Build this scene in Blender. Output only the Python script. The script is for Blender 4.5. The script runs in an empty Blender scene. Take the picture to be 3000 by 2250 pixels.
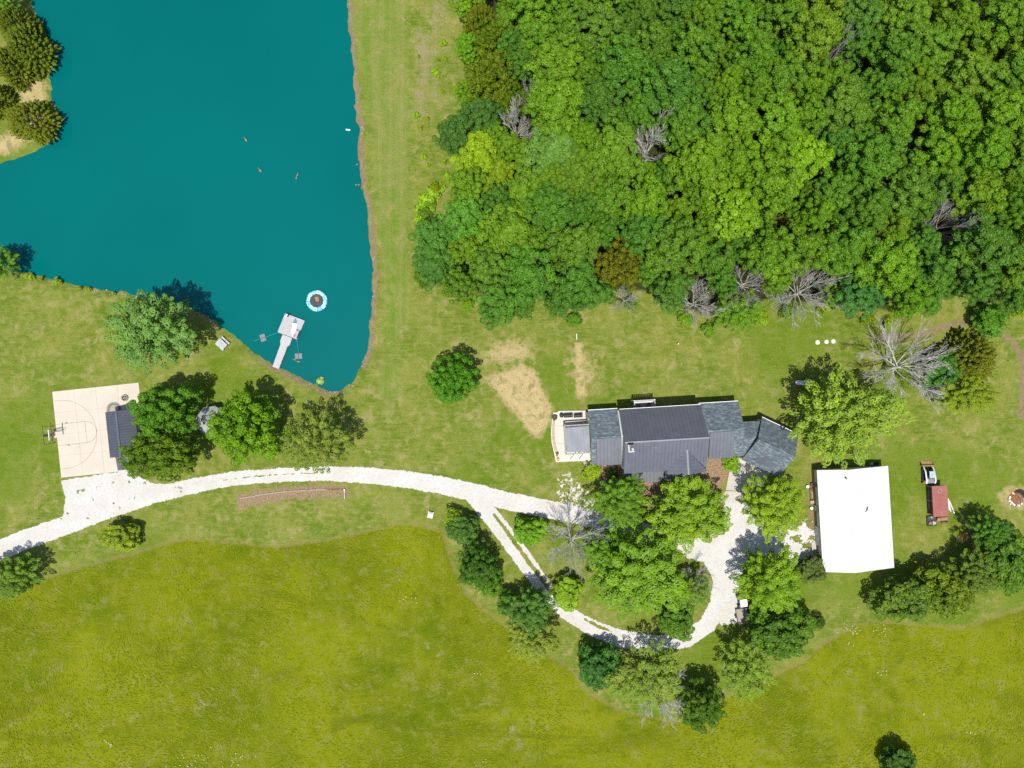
import bpy, math, random
import numpy as np
from mathutils import Vector, Matrix

sc = bpy.context.scene
C = sc.collection
PI = math.pi
R = math.radians

# ------------------------------------------------------------------ camera, sky, sun, exposure
CAM_H = 140.0                     # the drone's height above the lawn, metres
GSD = 180.0 / 3000.0              # ground metres per photograph pixel
cd = bpy.data.cameras.new('camera')
cd.sensor_width = 36.0
cd.lens = 28.0
cd.clip_start = 1.0
cd.clip_end = 5000.0
cam = bpy.data.objects.new('camera', cd)
C.objects.link(cam)
cam.location = (0, 0, CAM_H)
sc.camera = cam

SUN_DIR = Vector((0.06, 0.276, -1.0)).normalized()
SUN_EL = math.asin(-SUN_DIR.z)
SUN_ROT = math.atan2(-SUN_DIR.x, -SUN_DIR.y)
w = bpy.data.worlds.new('World')
sc.world = w
w.use_nodes = True
wn = w.node_tree
wn.nodes.clear()
sky = wn.nodes.new('ShaderNodeTexSky')
sky.sky_type = 'NISHITA'
sky.sun_disc = False
sky.sun_elevation = SUN_EL
sky.sun_rotation = SUN_ROT
bg = wn.nodes.new('ShaderNodeBackground')
bg.inputs['Strength'].default_value = 0.11
wo = wn.nodes.new('ShaderNodeOutputWorld')
wn.links.new(sky.outputs[0], bg.inputs[0])
wn.links.new(bg.outputs[0], wo.inputs[0])

sl = bpy.data.lights.new('sun', 'SUN')
sl.energy = 4.4
sl.angle = R(0.53)
sl.color = (1.0, 0.95, 0.86)
so = bpy.data.objects.new('sun', sl)
C.objects.link(so)
so.location = (-20, -80, 200)
so.rotation_euler = SUN_DIR.to_track_quat('-Z', 'Y').to_euler()

sc.view_settings.view_transform = 'Standard'
sc.view_settings.look = 'None'
sc.view_settings.gamma = 1.0
sc.view_settings.exposure = 0.25
sc.view_settings.use_curve_mapping = False
sc.cycles.use_denoising = False
sc.cycles.max_bounces = 6
sc.cycles.diffuse_bounces = 3
sc.cycles.transparent_max_bounces = 6
sc.cycles.caustics_reflective = False
sc.cycles.caustics_refractive = False

# ------------------------------------------------------------------ plan coordinates
def S(px, py, h=0.0):             # photograph pixel (3000 wide) of a point at height h -> metres
    k = (1 - h / CAM_H) * GSD
    return Vector(((px - 1500) * k, (1125 - py) * k, h))
DK = 3000.0 / 2212.0
def D(dx, dy, h=0.0):             # same for the 2212-wide view
    return S(dx * DK, dy * DK, h)

# ------------------------------------------------------------------ numpy noise
def _hash(ix, iy, seed):
    n = (ix.astype(np.int64) * 374761393 + iy.astype(np.int64) * 668265263 + seed * 1442695041) & 0x7fffffff
    n = ((n ^ (n >> 13)) * 1274126177) & 0x7fffffff
    return ((n ^ (n >> 16)) & 0xffff) / 65535.0
def vnoise(x, y, seed=0):
    ix = np.floor(x); iy = np.floor(y)
    fx = x - ix; fy = y - iy
    fx = fx * fx * (3 - 2 * fx); fy = fy * fy * (3 - 2 * fy)
    a = _hash(ix, iy, seed); b = _hash(ix + 1, iy, seed)
    c = _hash(ix, iy + 1, seed); d = _hash(ix + 1, iy + 1, seed)
    return (a * (1 - fx) + b * fx) * (1 - fy) + (c * (1 - fx) + d * fx) * fy
def fbm(x, y, seed=0, octv=4):
    t = 0; amp = 0.5; tot = 0
    for o in range(octv):
        t = t + amp * vnoise(x * 2 ** o, y * 2 ** o, seed + o * 17); tot += amp; amp *= 0.55
    return t / tot
def seg_dist(X, Y, pts, closed):
    d = np.full(X.shape, 1e9)
    n = len(pts)
    for i in range(n if closed else n - 1):
        x0, y0 = pts[i]; x1, y1 = pts[(i + 1) % n]
        dx, dy = x1 - x0, y1 - y0
        L = dx * dx + dy * dy + 1e-12
        t = np.clip(((X - x0) * dx + (Y - y0) * dy) / L, 0, 1)
        d = np.minimum(d, np.hypot(X - x0 - t * dx, Y - y0 - t * dy))
    return d
def poly_sd(X, Y, pts):           # positive inside
    d = seg_dist(X, Y, pts, True)
    ins = np.zeros(X.shape, bool)
    n = len(pts)
    for i in range(n):
        x0, y0 = pts[i]; x1, y1 = pts[(i + 1) % n]
        if y0 == y1: continue
        c = ((y0 > Y) != (y1 > Y)) & (X < (x1 - x0) * (Y - y0) / (y1 - y0) + x0)
        ins ^= c
    return np.where(ins, d, -d)
def stroke_sd(X, Y, pts, hw):     # pts metres, hw list per point
    best = np.full(X.shape, -1e9)
    for i in range(len(pts) - 1):
        x0, y0 = pts[i]; x1, y1 = pts[i + 1]
        dx, dy = x1 - x0, y1 - y0
        L = dx * dx + dy * dy + 1e-12
        t = np.clip(((X - x0) * dx + (Y - y0) * dy) / L, 0, 1)
        best = np.maximum(best, hw[i] * (1 - t) + hw[i + 1] * t - np.hypot(X - x0 - t * dx, Y - y0 - t * dy))
    return best
def dpts(l):
    return [tuple(D(x, y)[:2]) for x, y in l]
def spts(l):
    return [tuple(S(x, y)[:2]) for x, y in l]
def sstep(a, b, x):
    t = np.clip((x - a) / (b - a), 0, 1)
    return t * t * (3 - 2 * t)

# ------------------------------------------------------------------ materials
def srgb(r, g, b):
    f = lambda c: (c / 255 / 12.92) if c / 255 <= 0.04045 else ((c / 255 + 0.055) / 1.055) ** 2.4
    return (f(r), f(g), f(b), 1.0)
class NT:
    def __init__(s, m):
        m.use_nodes = True
        s.t = m.node_tree; s.t.nodes.clear()
        s.out = s.n('ShaderNodeOutputMaterial')
    def n(s, typ, **kw):
        nd = s.t.nodes.new(typ)
        for k, v in kw.items(): setattr(nd, k, v)
        return nd
    def l(s, a, b): s.t.links.new(a, b)
    def inp(s, sock, v):
        if hasattr(v, 'is_output') or isinstance(v, bpy.types.NodeSocket): s.l(v, sock)
        else: sock.default_value = v
    def noise(s, vec, scale, detail=3, rough=0.55, dist=0.0):
        nd = s.n('ShaderNodeTexNoise')
        nd.inputs['Scale'].default_value = scale; nd.inputs['Detail'].default_value = detail
        nd.inputs['Roughness'].default_value = rough; nd.inputs['Distortion'].default_value = dist
        if vec is not None: s.l(vec, nd.inputs['Vector'])
        return nd.outputs[0]
    def mix(s, f, a, b, mode='MIX'):
        nd = s.n('ShaderNodeMix', data_type='RGBA', blend_type=mode)
        s.inp(nd.inputs[0], f); s.inp(nd.inputs[6], a); s.inp(nd.inputs[7], b)
        return nd.outputs[2]
    def math(s, op, a, b=0.0, c=0.0):
        nd = s.n('ShaderNodeMath', operation=op)
        s.inp(nd.inputs[0], a); s.inp(nd.inputs[1], b)
        if op in ('MULTIPLY_ADD',): s.inp(nd.inputs[2], c)
        return nd.outputs[0]
    def ramp(s, v, a, b, lo=0.0, hi=1.0):
        nd = s.n('ShaderNodeMapRange', interpolation_type='SMOOTHSTEP')
        s.inp(nd.inputs[0], v); s.inp(nd.inputs[1], a); s.inp(nd.inputs[2], b)
        s.inp(nd.inputs[3], lo); s.inp(nd.inputs[4], hi)
        return nd.outputs[0]
    def mapping(s, vec, scale=(1, 1, 1), rot=(0, 0, 0)):
        nd = s.n('ShaderNodeMapping')
        nd.inputs['Scale'].default_value = scale; nd.inputs['Rotation'].default_value = rot
        s.l(vec, nd.inputs['Vector'])
        return nd.outputs[0]
    def bsdf(s, col, rough=0.8, metal=0.0, spec=0.3, bump=None, bstr=0.3, bdist=0.05):
        b = s.n('ShaderNodeBsdfPrincipled')
        s.inp(b.inputs['Base Color'], col); s.inp(b.inputs['Roughness'], rough); s.inp(b.inputs['Metallic'], metal)
        b.inputs['Specular IOR Level'].default_value = spec
        if bump is not None:
            bp = s.n('ShaderNodeBump'); bp.inputs['Strength'].default_value = bstr; bp.inputs['Distance'].default_value = bdist
            s.l(bump, bp.inputs['Height']); s.l(bp.outputs[0], b.inputs['Normal'])
        return b.outputs[0]
MATS = {}
def pm(name, col, rough=0.7, var=0.18, scale=2.5, metal=0.0, spec=0.3, bump=0.0, fine=18.0):
    """plain procedural material: two scales of noise over one base colour"""
    if name in MATS: return MATS[name]
    m = bpy.data.materials.new(name); k = NT(m)
    tc = k.n('ShaderNodeTexCoord').outputs['Object']
    n1 = k.noise(tc, scale, 3); n2 = k.noise(tc, fine, 2)
    f = k.math('ADD', k.math('MULTIPLY', n1, 0.6), k.math('MULTIPLY', n2, 0.4))
    f = k.ramp(f, 0.3, 0.7)
    lo = tuple(c * (1 - var) for c in col[:3]) + (1,); hi = tuple(min(1, c * (1 + var)) for c in col[:3]) + (1,)
    c = k.mix(f, lo, hi)
    sh = k.bsdf(c, rough, metal, spec, n2 if bump else None, bump, 0.02)
    k.l(sh, k.out.inputs[0]); MATS[name] = m
    return m

WHITE = pm('white_paint', (0.78, 0.78, 0.76), 0.45, 0.05)
OFFW = pm('off_white_siding', (0.62, 0.62, 0.58), 0.6, 0.08)
GREYP = pm('grey_paint', (0.34, 0.36, 0.38), 0.5, 0.12)
LGREY = pm('light_grey_plastic', (0.40, 0.43, 0.45), 0.5, 0.10)
BLACK = pm('black_rubber', (0.018, 0.018, 0.02), 0.6, 0.3)
DARKM = pm('dark_metal', (0.05, 0.055, 0.065), 0.4, 0.2)
GLASS = pm('dark_glass', (0.03, 0.045, 0.06), 0.08, 0.2, spec=0.6)
RUST = pm('rusty_steel', (0.30, 0.17, 0.09), 0.65, 0.35, 4)
WOODB = pm('brown_wood', (0.20, 0.12, 0.065), 0.75, 0.3, 3)
WOODG = pm('grey_weathered_wood', (0.32, 0.29, 0.25), 0.8, 0.25, 3)
WOODT = pm('tan_wood', (0.45, 0.33, 0.2), 0.75, 0.25, 3)
REDP = pm('red_paint', (0.45, 0.05, 0.03), 0.45, 0.15)
ORNG = pm('orange_paint', (0.62, 0.13, 0.03), 0.45, 0.12)
YELL = pm('yellow_paint', (0.55, 0.44, 0.07), 0.5, 0.15)
BARK = pm('bark', (0.10, 0.078, 0.055), 0.9, 0.35, 3, bump=0.5)
DEADB = pm('bare_grey_bark', (0.46, 0.44, 0.415), 0.9, 0.3, 1.5)
DEADW = pm('bleached_bark', (0.52, 0.50, 0.46), 0.9, 0.2, 1.5)
STONE = pm('pale_stone', (0.30, 0.255, 0.20), 0.85, 0.3, 2.0, bump=0.4)
CREAM = pm('cream_cushion', (0.72, 0.68, 0.6), 0.8, 0.06)
TEALR = pm('teal_rope', (0.05, 0.35, 0.33), 0.7, 0.1)
FLOWY = pm('yellow_flower', (0.75, 0.5, 0.02), 0.6, 0.25, 10)
PINK = pm('pink_cloth', (0.65, 0.12, 0.25), 0.8, 0.2)
COVER = pm('black_vinyl_cover', (0.035, 0.037, 0.042), 0.55, 0.3, 4, bump=0.4)
ALUM = pm('aluminium', (0.6, 0.62, 0.64), 0.35, 0.08, metal=0.6)
ASH = pm('rust_brown_ash', (0.22, 0.10, 0.05), 0.95, 0.45, 5, bump=0.6)
CHAR = pm('charcoal', (0.03, 0.027, 0.025), 0.95, 0.4, 5)
PALEG = pm('pale_green_plastic', (0.50, 0.60, 0.52), 0.55, 0.1)
DUCKM = pm('duck_feathers', (0.28, 0.19, 0.13), 0.8, 0.4, 8)

def concrete_mat(name, col, stain=0.25):
    m = bpy.data.materials.new(name); k = NT(m)
    tc = k.n('ShaderNodeTexCoord').outputs['Object']
    a = k.noise(tc, 0.35, 4, 0.6); b = k.noise(tc, 3.0, 4, 0.6); g = k.noise(tc, 30.0, 2)
    c = k.mix(k.ramp(a, 0.35, 0.65), tuple(x * (1 - stain * 0.5) for x in col) + (1,), tuple(col) + (1,))
    c = k.mix(k.ramp(b, 0.45, 0.75, 0, 0.35), c, tuple(x * (1 - stain) for x in col) + (1,))
    c = k.mix(k.ramp(g, 0.3, 0.7, 0, 0.12), c, tuple(x * 0.6 for x in col) + (1,))
    sh = k.bsdf(c, 0.85, 0, 0.2, g, 0.15, 0.01)
    k.l(sh, k.out.inputs[0]); return m
CONC = concrete_mat('court_concrete', (0.56, 0.50, 0.42), 0.14)
CONC2 = concrete_mat('drive_concrete', (0.50, 0.47, 0.42), 0.22)
PATIO = concrete_mat('patio_concrete', (0.62, 0.57, 0.50), 0.14)
PAVER = concrete_mat('tan_paver', (0.46, 0.38, 0.29), 0.3)
LINE = pm('court_line_paint', (0.27, 0.24, 0.205), 0.8, 0.3, 3)

def metal_roof(name, col, rough=0.38, spec=0.35):
    m = bpy.data.materials.new(name); k = NT(m)
    tc = k.n('ShaderNodeTexCoord').outputs['Object']
    a = k.noise(tc, 0.6, 4, 0.6); b = k.noise(tc, 6.0, 3)
    c = k.mix(k.ramp(a, 0.3, 0.7), tuple(x * 0.9 for x in col) + (1,), tuple(x * 1.1 for x in col) + (1,))
    c = k.mix(k.ramp(b, 0.5, 0.8, 0, 0.2), c, tuple(x * 0.75 for x in col) + (1,))
    oi = k.n('ShaderNodeObjectInfo')
    c = k.mix(k.math('MULTIPLY', oi.outputs['Random'], 0.10), c, tuple(x * 0.6 for x in col) + (1,))
    k.l(k.bsdf(c, rough, 0.0, spec), k.out.inputs[0]); return m
CHROOF = metal_roof('charcoal_metal_roof', (0.108, 0.117, 0.145), 0.5, 0.9)
NAVY = metal_roof('slate_blue_metal_roof', (0.072, 0.082, 0.112), 0.5)
WROOF = metal_roof('white_metal_roof', (0.66, 0.66, 0.645), 0.5)
REDROOF = metal_roof('faded_red_metal_roof', (0.34, 0.13, 0.11), 0.6)
SEAM = pm('dark_seam', (0.03, 0.032, 0.038), 0.6, 0.2)
WSEAM = pm('grey_seam', (0.5, 0.5, 0.49), 0.6, 0.1)

def shingle_mat(name, c1, c2, c3):
    m = bpy.data.materials.new(name); k = NT(m)
    tc = k.n('ShaderNodeTexCoord').outputs['Object']
    br = k.n('ShaderNodeTexBrick')
    br.inputs['Scale'].default_value = 1.0
    br.inputs['Brick Width'].default_value = 0.46; br.inputs['Row Height'].default_value = 0.17
    br.inputs['Mortar Size'].default_value = 0.012; br.inputs['Bias'].default_value = 0.0
    br.inputs['Color1'].default_value = c1 + (1,); br.inputs['Color2'].default_value = c2 + (1,)
    br.inputs['Mortar'].default_value = tuple(x * 0.5 for x in c1) + (1,)
    k.l(tc, br.inputs['Vector'])
    n = k.noise(k.mapping(tc, (1.3, 3.5, 1)), 1.0, 4, 0.65)
    c = k.mix(k.ramp(n, 0.45, 0.72, 0, 0.75), br.outputs[0], c3 + (1,))
    n2 = k.noise(tc, 0.5, 3)
    c = k.mix(k.ramp(n2, 0.4, 0.7, 0, 0.3), c, c1 + (1,))
    k.l(k.bsdf(c, 0.9, 0, 0.2, br.outputs['Fac'], 0.4, 0.02), k.out.inputs[0]); return m
SHING = shingle_mat('blue_grey_shingles', (0.085, 0.110, 0.132), (0.155, 0.192, 0.22), (0.30, 0.355, 0.39))
SHINGG = shingle_mat('light_grey_shingles', (0.30, 0.31, 0.32), (0.36, 0.37, 0.38), (0.44, 0.45, 0.46))
AWN = metal_roof('pale_grey_canopy', (0.235, 0.255, 0.285), 0.65, 0.2)

def leaf_material():
    m = bpy.data.materials.new('leaves'); k = NT(m)
    oi = k.n('ShaderNodeObjectInfo')
    at = k.n('ShaderNodeAttribute', attribute_name='tint')
    t = at.outputs['Fac']
    c = k.mix(t, (0.50, 0.60, 0.75, 1), (1.50, 1.40, 1.0, 1))
    c = k.mix(1.0, oi.outputs['Color'], c, 'MULTIPLY')
    p = k.n('ShaderNodeBsdfPrincipled')
    k.l(c, p.inputs['Base Color']); p.inputs['Roughness'].default_value = 0.5
    p.inputs['Specular IOR Level'].default_value = 0.25
    tr = k.n('ShaderNodeBsdfTranslucent')
    k.l(k.mix(1.0, c, (1.25, 1.3, 0.6, 1), 'MULTIPLY'), tr.inputs[0])
    mx = k.n('ShaderNodeMixShader'); mx.inputs[0].default_value = 0.22
    k.l(p.outputs[0], mx.inputs[1]); k.l(tr.outputs[0], mx.inputs[2]); k.l(mx.outputs[0], k.out.inputs[0])
    return m
LEAF = leaf_material()
def grass_material():
    m = bpy.data.materials.new('grass_blades'); k = NT(m)
    oi = k.n('ShaderNodeObjectInfo'); at = k.n('ShaderNodeAttribute', attribute_name='tint')
    c = k.mix(at.outputs['Fac'], (0.72, 0.78, 0.8, 1), (1.55, 1.42, 1.6, 1))
    c = k.mix(1.0, oi.outputs['Color'], c, 'MULTIPLY')
    d = k.n('ShaderNodeBsdfDiffuse'); k.l(c, d.inputs[0]); k.l(d.outputs[0], k.out.inputs[0])
    return m
GRASS = grass_material()

def water_mat():
    m = bpy.data.materials.new('pond_water'); k = NT(m)
    tc = k.n('ShaderNodeTexCoord').outputs['Object']
    a = k.noise(tc, 0.02, 3); b = k.noise(k.mapping(tc, (1, 2.2, 1), (0, 0, 0.4)), 1.3, 4, 0.6)
    c = k.mix(k.ramp(a, 0.3, 0.7), (0.0003, 0.100, 0.100, 1), (0.0003, 0.115, 0.114, 1))
    k.l(k.bsdf(c, 0.15, 0, 0.14, b, 0.04, 0.05), k.out.inputs[0]); return m
WATER = water_mat()

def gravel_mat(name, col, warm):
    m = bpy.data.materials.new(name); k = NT(m)
    tc = k.n('ShaderNodeTexCoord').outputs['Object']
    g = k.noise(tc, 9.0, 3, 0.7); a = k.noise(tc, 0.25, 4, 0.6); f = k.noise(tc, 2.2, 3, 0.6)
    vor = k.n('ShaderNodeTexVoronoi'); vor.inputs['Scale'].default_value = 14.0; k.l(tc, vor.inputs['Vector'])
    c = k.mix(k.ramp(a, 0.35, 0.7), tuple(col) + (1,), tuple(warm) + (1,))
    c = k.mix(k.ramp(f, 0.46, 0.72, 0, 0.5), c, tuple(x * 0.8 for x in warm) + (1,))
    c = k.mix(k.ramp(g, 0.5, 0.8, 0, 0.5), c, tuple(x * 0.62 for x in col) + (1,))
    k.l(k.bsdf(c, 0.95, 0, 0.1, vor.outputs[0], 0.5, 0.03), k.out.inputs[0]); return m
GRAV = gravel_mat('white_gravel', (0.555, 0.548, 0.53), (0.50, 0.48, 0.44))

# ------------------------------------------------------------------ mesh helpers
class MB:
    def __init__(s): s.v = []; s.f = []
    def add(s, vs, fs):
        o = len(s.v); s.v += [tuple(v) for v in vs]; s.f += [tuple(i + o for i in f) for f in fs]
        return s
    def box(s, c, d, rz=0.0, rx=0.0, ry=0.0, taper=1.0):
        M = Matrix.Translation(Vector(c)) @ Matrix.Rotation(rz, 4, 'Z') @ Matrix.Rotation(ry, 4, 'Y') @ Matrix.Rotation(rx, 4, 'X')
        vs = []
        for z in (-1, 1):
            t = taper if z > 0 else 1.0
            for x, y in ((-1, -1), (1, -1), (1, 1), (-1, 1)):
                vs.append(M @ Vector((x * d[0] / 2 * t, y * d[1] / 2 * t, z * d[2] / 2)))
        return s.add(vs, [(3, 2, 1, 0), (4, 5, 6, 7), (0, 1, 5, 4), (1, 2, 6, 5), (2, 3, 7, 6), (3, 0, 4, 7)])
    def bbox(s, c, d, rz=0.0, b=0.03):          # box with chamfered upper edge
        x, y, z = d[0] / 2, d[1] / 2, d[2]
        M = Matrix.Translation(Vector(c)) @ Matrix.Rotation(rz, 4, 'Z')
        rings = [(x, y, -z / 2), (x, y, z / 2 - b), (x - b, y - b, z / 2)]
        vs = []
        for a, bb, zz in rings:
            for sx, sy in ((-1, -1), (1, -1), (1, 1), (-1, 1)): vs.append(M @ Vector((sx * a, sy * bb, zz)))
        fs = [(3, 2, 1, 0), (8, 9, 10, 11)]
        for r in range(2):
            for i in range(4): fs.append((r * 4 + i, r * 4 + (i + 1) % 4, r * 4 + 4 + (i + 1) % 4, r * 4 + 4 + i))
        return s.add(vs, fs)
    def prism(s, poly, z0, z1):
        n = len(poly)
        ar = sum(poly[i][0] * poly[(i + 1) % n][1] - poly[(i + 1) % n][0] * poly[i][1] for i in range(n))
        if ar < 0: poly = poly[::-1]
        vs = [(p[0], p[1], z0) for p in poly] + [(p[0], p[1], z1) for p in poly]
        fs = [tuple(range(n - 1, -1, -1)), tuple(range(n, 2 * n))] + [(i, (i + 1) % n, n + (i + 1) % n, n + i) for i in range(n)]
        return s.add(vs, fs)
    def slab(s, pts, t):                         # planar 3-D polygon thickened downwards
        n = len(pts); nrm = Vector((0, 0, 0))
        for i in range(n):
            a, b = Vector(pts[i]), Vector(pts[(i + 1) % n]); nrm += a.cross(b)
        if nrm.z < 0: pts = list(pts)[::-1]
        vs = [tuple(p) for p in pts] + [(p[0], p[1], p[2] - t) for p in pts]
        fs = [tuple(range(n)), tuple(range(2 * n - 1, n - 1, -1))] + [(i, n + i, n + (i + 1) % n, (i + 1) % n) for i in range(n)]
        return s.add(vs, fs)
    def tube(s, pts, rad, sides=6, cap=True):
        pts = [Vector(p) for p in pts]; n = len(pts)
        if not isinstance(rad, (list, tuple)): rad = [rad] * n
        ref = None; vs = []; fs = []
        for i, p in enumerate(pts):
            t = (pts[min(i + 1, n - 1)] - pts[max(i - 1, 0)])
            t = t.normalized() if t.length > 1e-9 else Vector((0, 0, 1))
            if ref is None: ref = Vector((1, 0, 0)) if abs(t.x) < 0.8 else Vector((0, 1, 0))
            a = (ref - t * ref.dot(t)).normalized(); b = t.cross(a); ref = a
            for j in range(sides):
                th = 2 * PI * j / sides
                vs.append(p + (a * math.cos(th) + b * math.sin(th)) * rad[i])
        for i in range(n - 1):
            for j in range(sides):
                fs.append((i * sides + j, i * sides + (j + 1) % sides, (i + 1) * sides + (j + 1) % sides, (i + 1) * sides + j))
        if cap: fs += [tuple(range(sides - 1, -1, -1)), tuple(range((n - 1) * sides, n * sides))]
        return s.add(vs, fs)
    def lathe(s, c, prof, seg=16, sx=1.0, sy=1.0):
        vs = []; fs = []; n = len(prof)
        for r, z in prof:
            for j in range(seg):
                th = 2 * PI * j / seg
                vs.append((c[0] + r * sx * math.cos(th), c[1] + r * sy * math.sin(th), c[2] + z))
        for i in range(n - 1):
            for j in range(seg):
                fs.append((i * seg + j, i * seg + (j + 1) % seg, (i + 1) * seg + (j + 1) % seg, (i + 1) * seg + j))
        fs += [tuple(range(seg - 1, -1, -1)), tuple(range((n - 1) * seg, n * seg))]
        return s.add(vs, fs)
    def torus(s, c, Rr, r, seg=20, sides=6, a0=0.0, a1=2 * PI):
        pts = [(c[0] + Rr * math.cos(a0 + (a1 - a0) * i / seg), c[1] + Rr * math.sin(a0 + (a1 - a0) * i / seg), c[2]) for i in range(seg + 1)]
        return s.tube(pts, r, sides)
    def rock(s, c, r, rng, flat=0.6):
        pr = [(0.5, -0.6), (0.95, -0.2), (0.9, 0.25), (0.45, 0.65)]
        o = len(s.v); s.lathe((0, 0, 0), [(a * r, b * r * flat) for a, b in pr], 7)
        for i in range(o, len(s.v)):
            v = s.v[i]; k = rng.uniform(0.75, 1.2)
            s.v[i] = (c[0] + v[0] * k, c[1] + v[1] * k, c[2] + v[2] * rng.uniform(0.8, 1.15))
        return s
    def mesh(s, name, mat, smooth=False):
        me = bpy.data.meshes.new(name); me.from_pydata(s.v, [], s.f); me.update()
        if mat: me.materials.append(mat)
        if smooth: me.polygons.foreach_set('use_smooth', [True] * len(me.polygons))
        return me
    def obj(s, name, mat, parent=None, smooth=False, **kw):
        o = bpy.data.objects.new(name, s.mesh(name, mat, smooth)); C.objects.link(o)
        o.parent = parent
        for k, v in kw.items(): o[k] = v
        return o
def thing(name, label, cat, loc=(0, 0, 0), rz=0.0, group=None):
    o = bpy.data.objects.new(name, None); C.objects.link(o)
    o.empty_display_size = 0.3
    o.location = loc; o.rotation_euler = (0, 0, rz)
    o['label'] = label; o['category'] = cat
    if group: o['group'] = group
    return o
def tag(o, label, cat, group=None):
    o['label'] = label; o['category'] = cat
    if group: o['group'] = group
    return o
ORD = ['first', 'second', 'third', 'fourth', 'fifth', 'sixth', 'seventh', 'eighth', 'ninth', 'tenth', 'eleventh', 'twelfth', 'thirteenth',
       'fourteenth', 'fifteenth', 'sixteenth', 'seventeenth', 'eighteenth', 'nineteenth', 'twentieth', 'twenty-first', 'twenty-second',
       'twenty-third', 'twenty-fourth', 'twenty-fifth', 'twenty-sixth', 'twenty-seventh', 'twenty-eighth', 'twenty-ninth', 'thirtieth']
ORD += ['thirty-' + o for o in ORD[:9]] + ['fortieth'] + ['forty-' + o for o in ORD[:9]]

# ================================================================== THE SETTING
POND = dpts([(-400, -300), (58, -300), (58, 0), (72, 30), (92, 70), (101, 112), (96, 150), (104, 190), (110, 225), (121, 262), (108, 288), (88, 314),
             (46, 334), (0, 347), (-120, 390), (-300, 420), (-300, 520), (-120, 545), (-20, 570), (25, 590), (60, 595), (110, 605), (160, 619), (215, 629), (270, 635),
             (320, 648), (400, 662), (445, 684), (480, 712), (520, 743), (560, 775), (600, 798), (640, 815), (680, 836), (710, 848), (735, 846),
             (762, 828), (783, 790), (797, 745), (803, 680), (807, 600), (802, 530), (794, 450), (784, 400), (778, 340), (775, 300), (781, 275), (774, 262),
             (770, 220), (764, 130), (757, 60), (751, 0), (742, -300)])
FIELD = dpts([(-2000, 2000), (-2000, 1500), (-300, 1420), (0, 1284), (85, 1252), (130, 1238), (250, 1205), (340, 1180), (400, 1162), (500, 1171), (590, 1180), (680, 1170),
              (760, 1155), (860, 1130), (910, 1132), (958, 1148), (972, 1200), (985, 1240), (1010, 1285), (1065, 1330), (1120, 1375), (1185, 1415), (1240, 1450), (1260, 1490),
              (1330, 1530), (1460, 1560), (1560, 1510), (1650, 1470), (1740, 1424), (1782, 1388), (1850, 1348), (1900, 1342), (2080, 1355), (2212, 1312), (2500, 1250), (4500, 1250), (4500, 2000)])
FOREST = [(1000, -200), (998, 0), (990, 60), (1000, 170), (990, 235), (960, 290), (950, 340), (985, 390), (960, 440), (905, 490), (903, 560), (945, 625), (1010, 652), (1060, 682),
          (1110, 702), (1160, 668), (1210, 692), (1270, 697), (1325, 650), (1390, 655), (1450, 672), (1500, 700), (1560, 716), (1640, 700), (1660, 672), (1740, 682), (1820, 662),
          (1880, 690), (1960, 702), (2010, 690), (2075, 640), (2130, 665), (2170, 690), (2212, 660), (2600, 640), (2600, -200)]
FOREST_W = dpts(FOREST)

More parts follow.
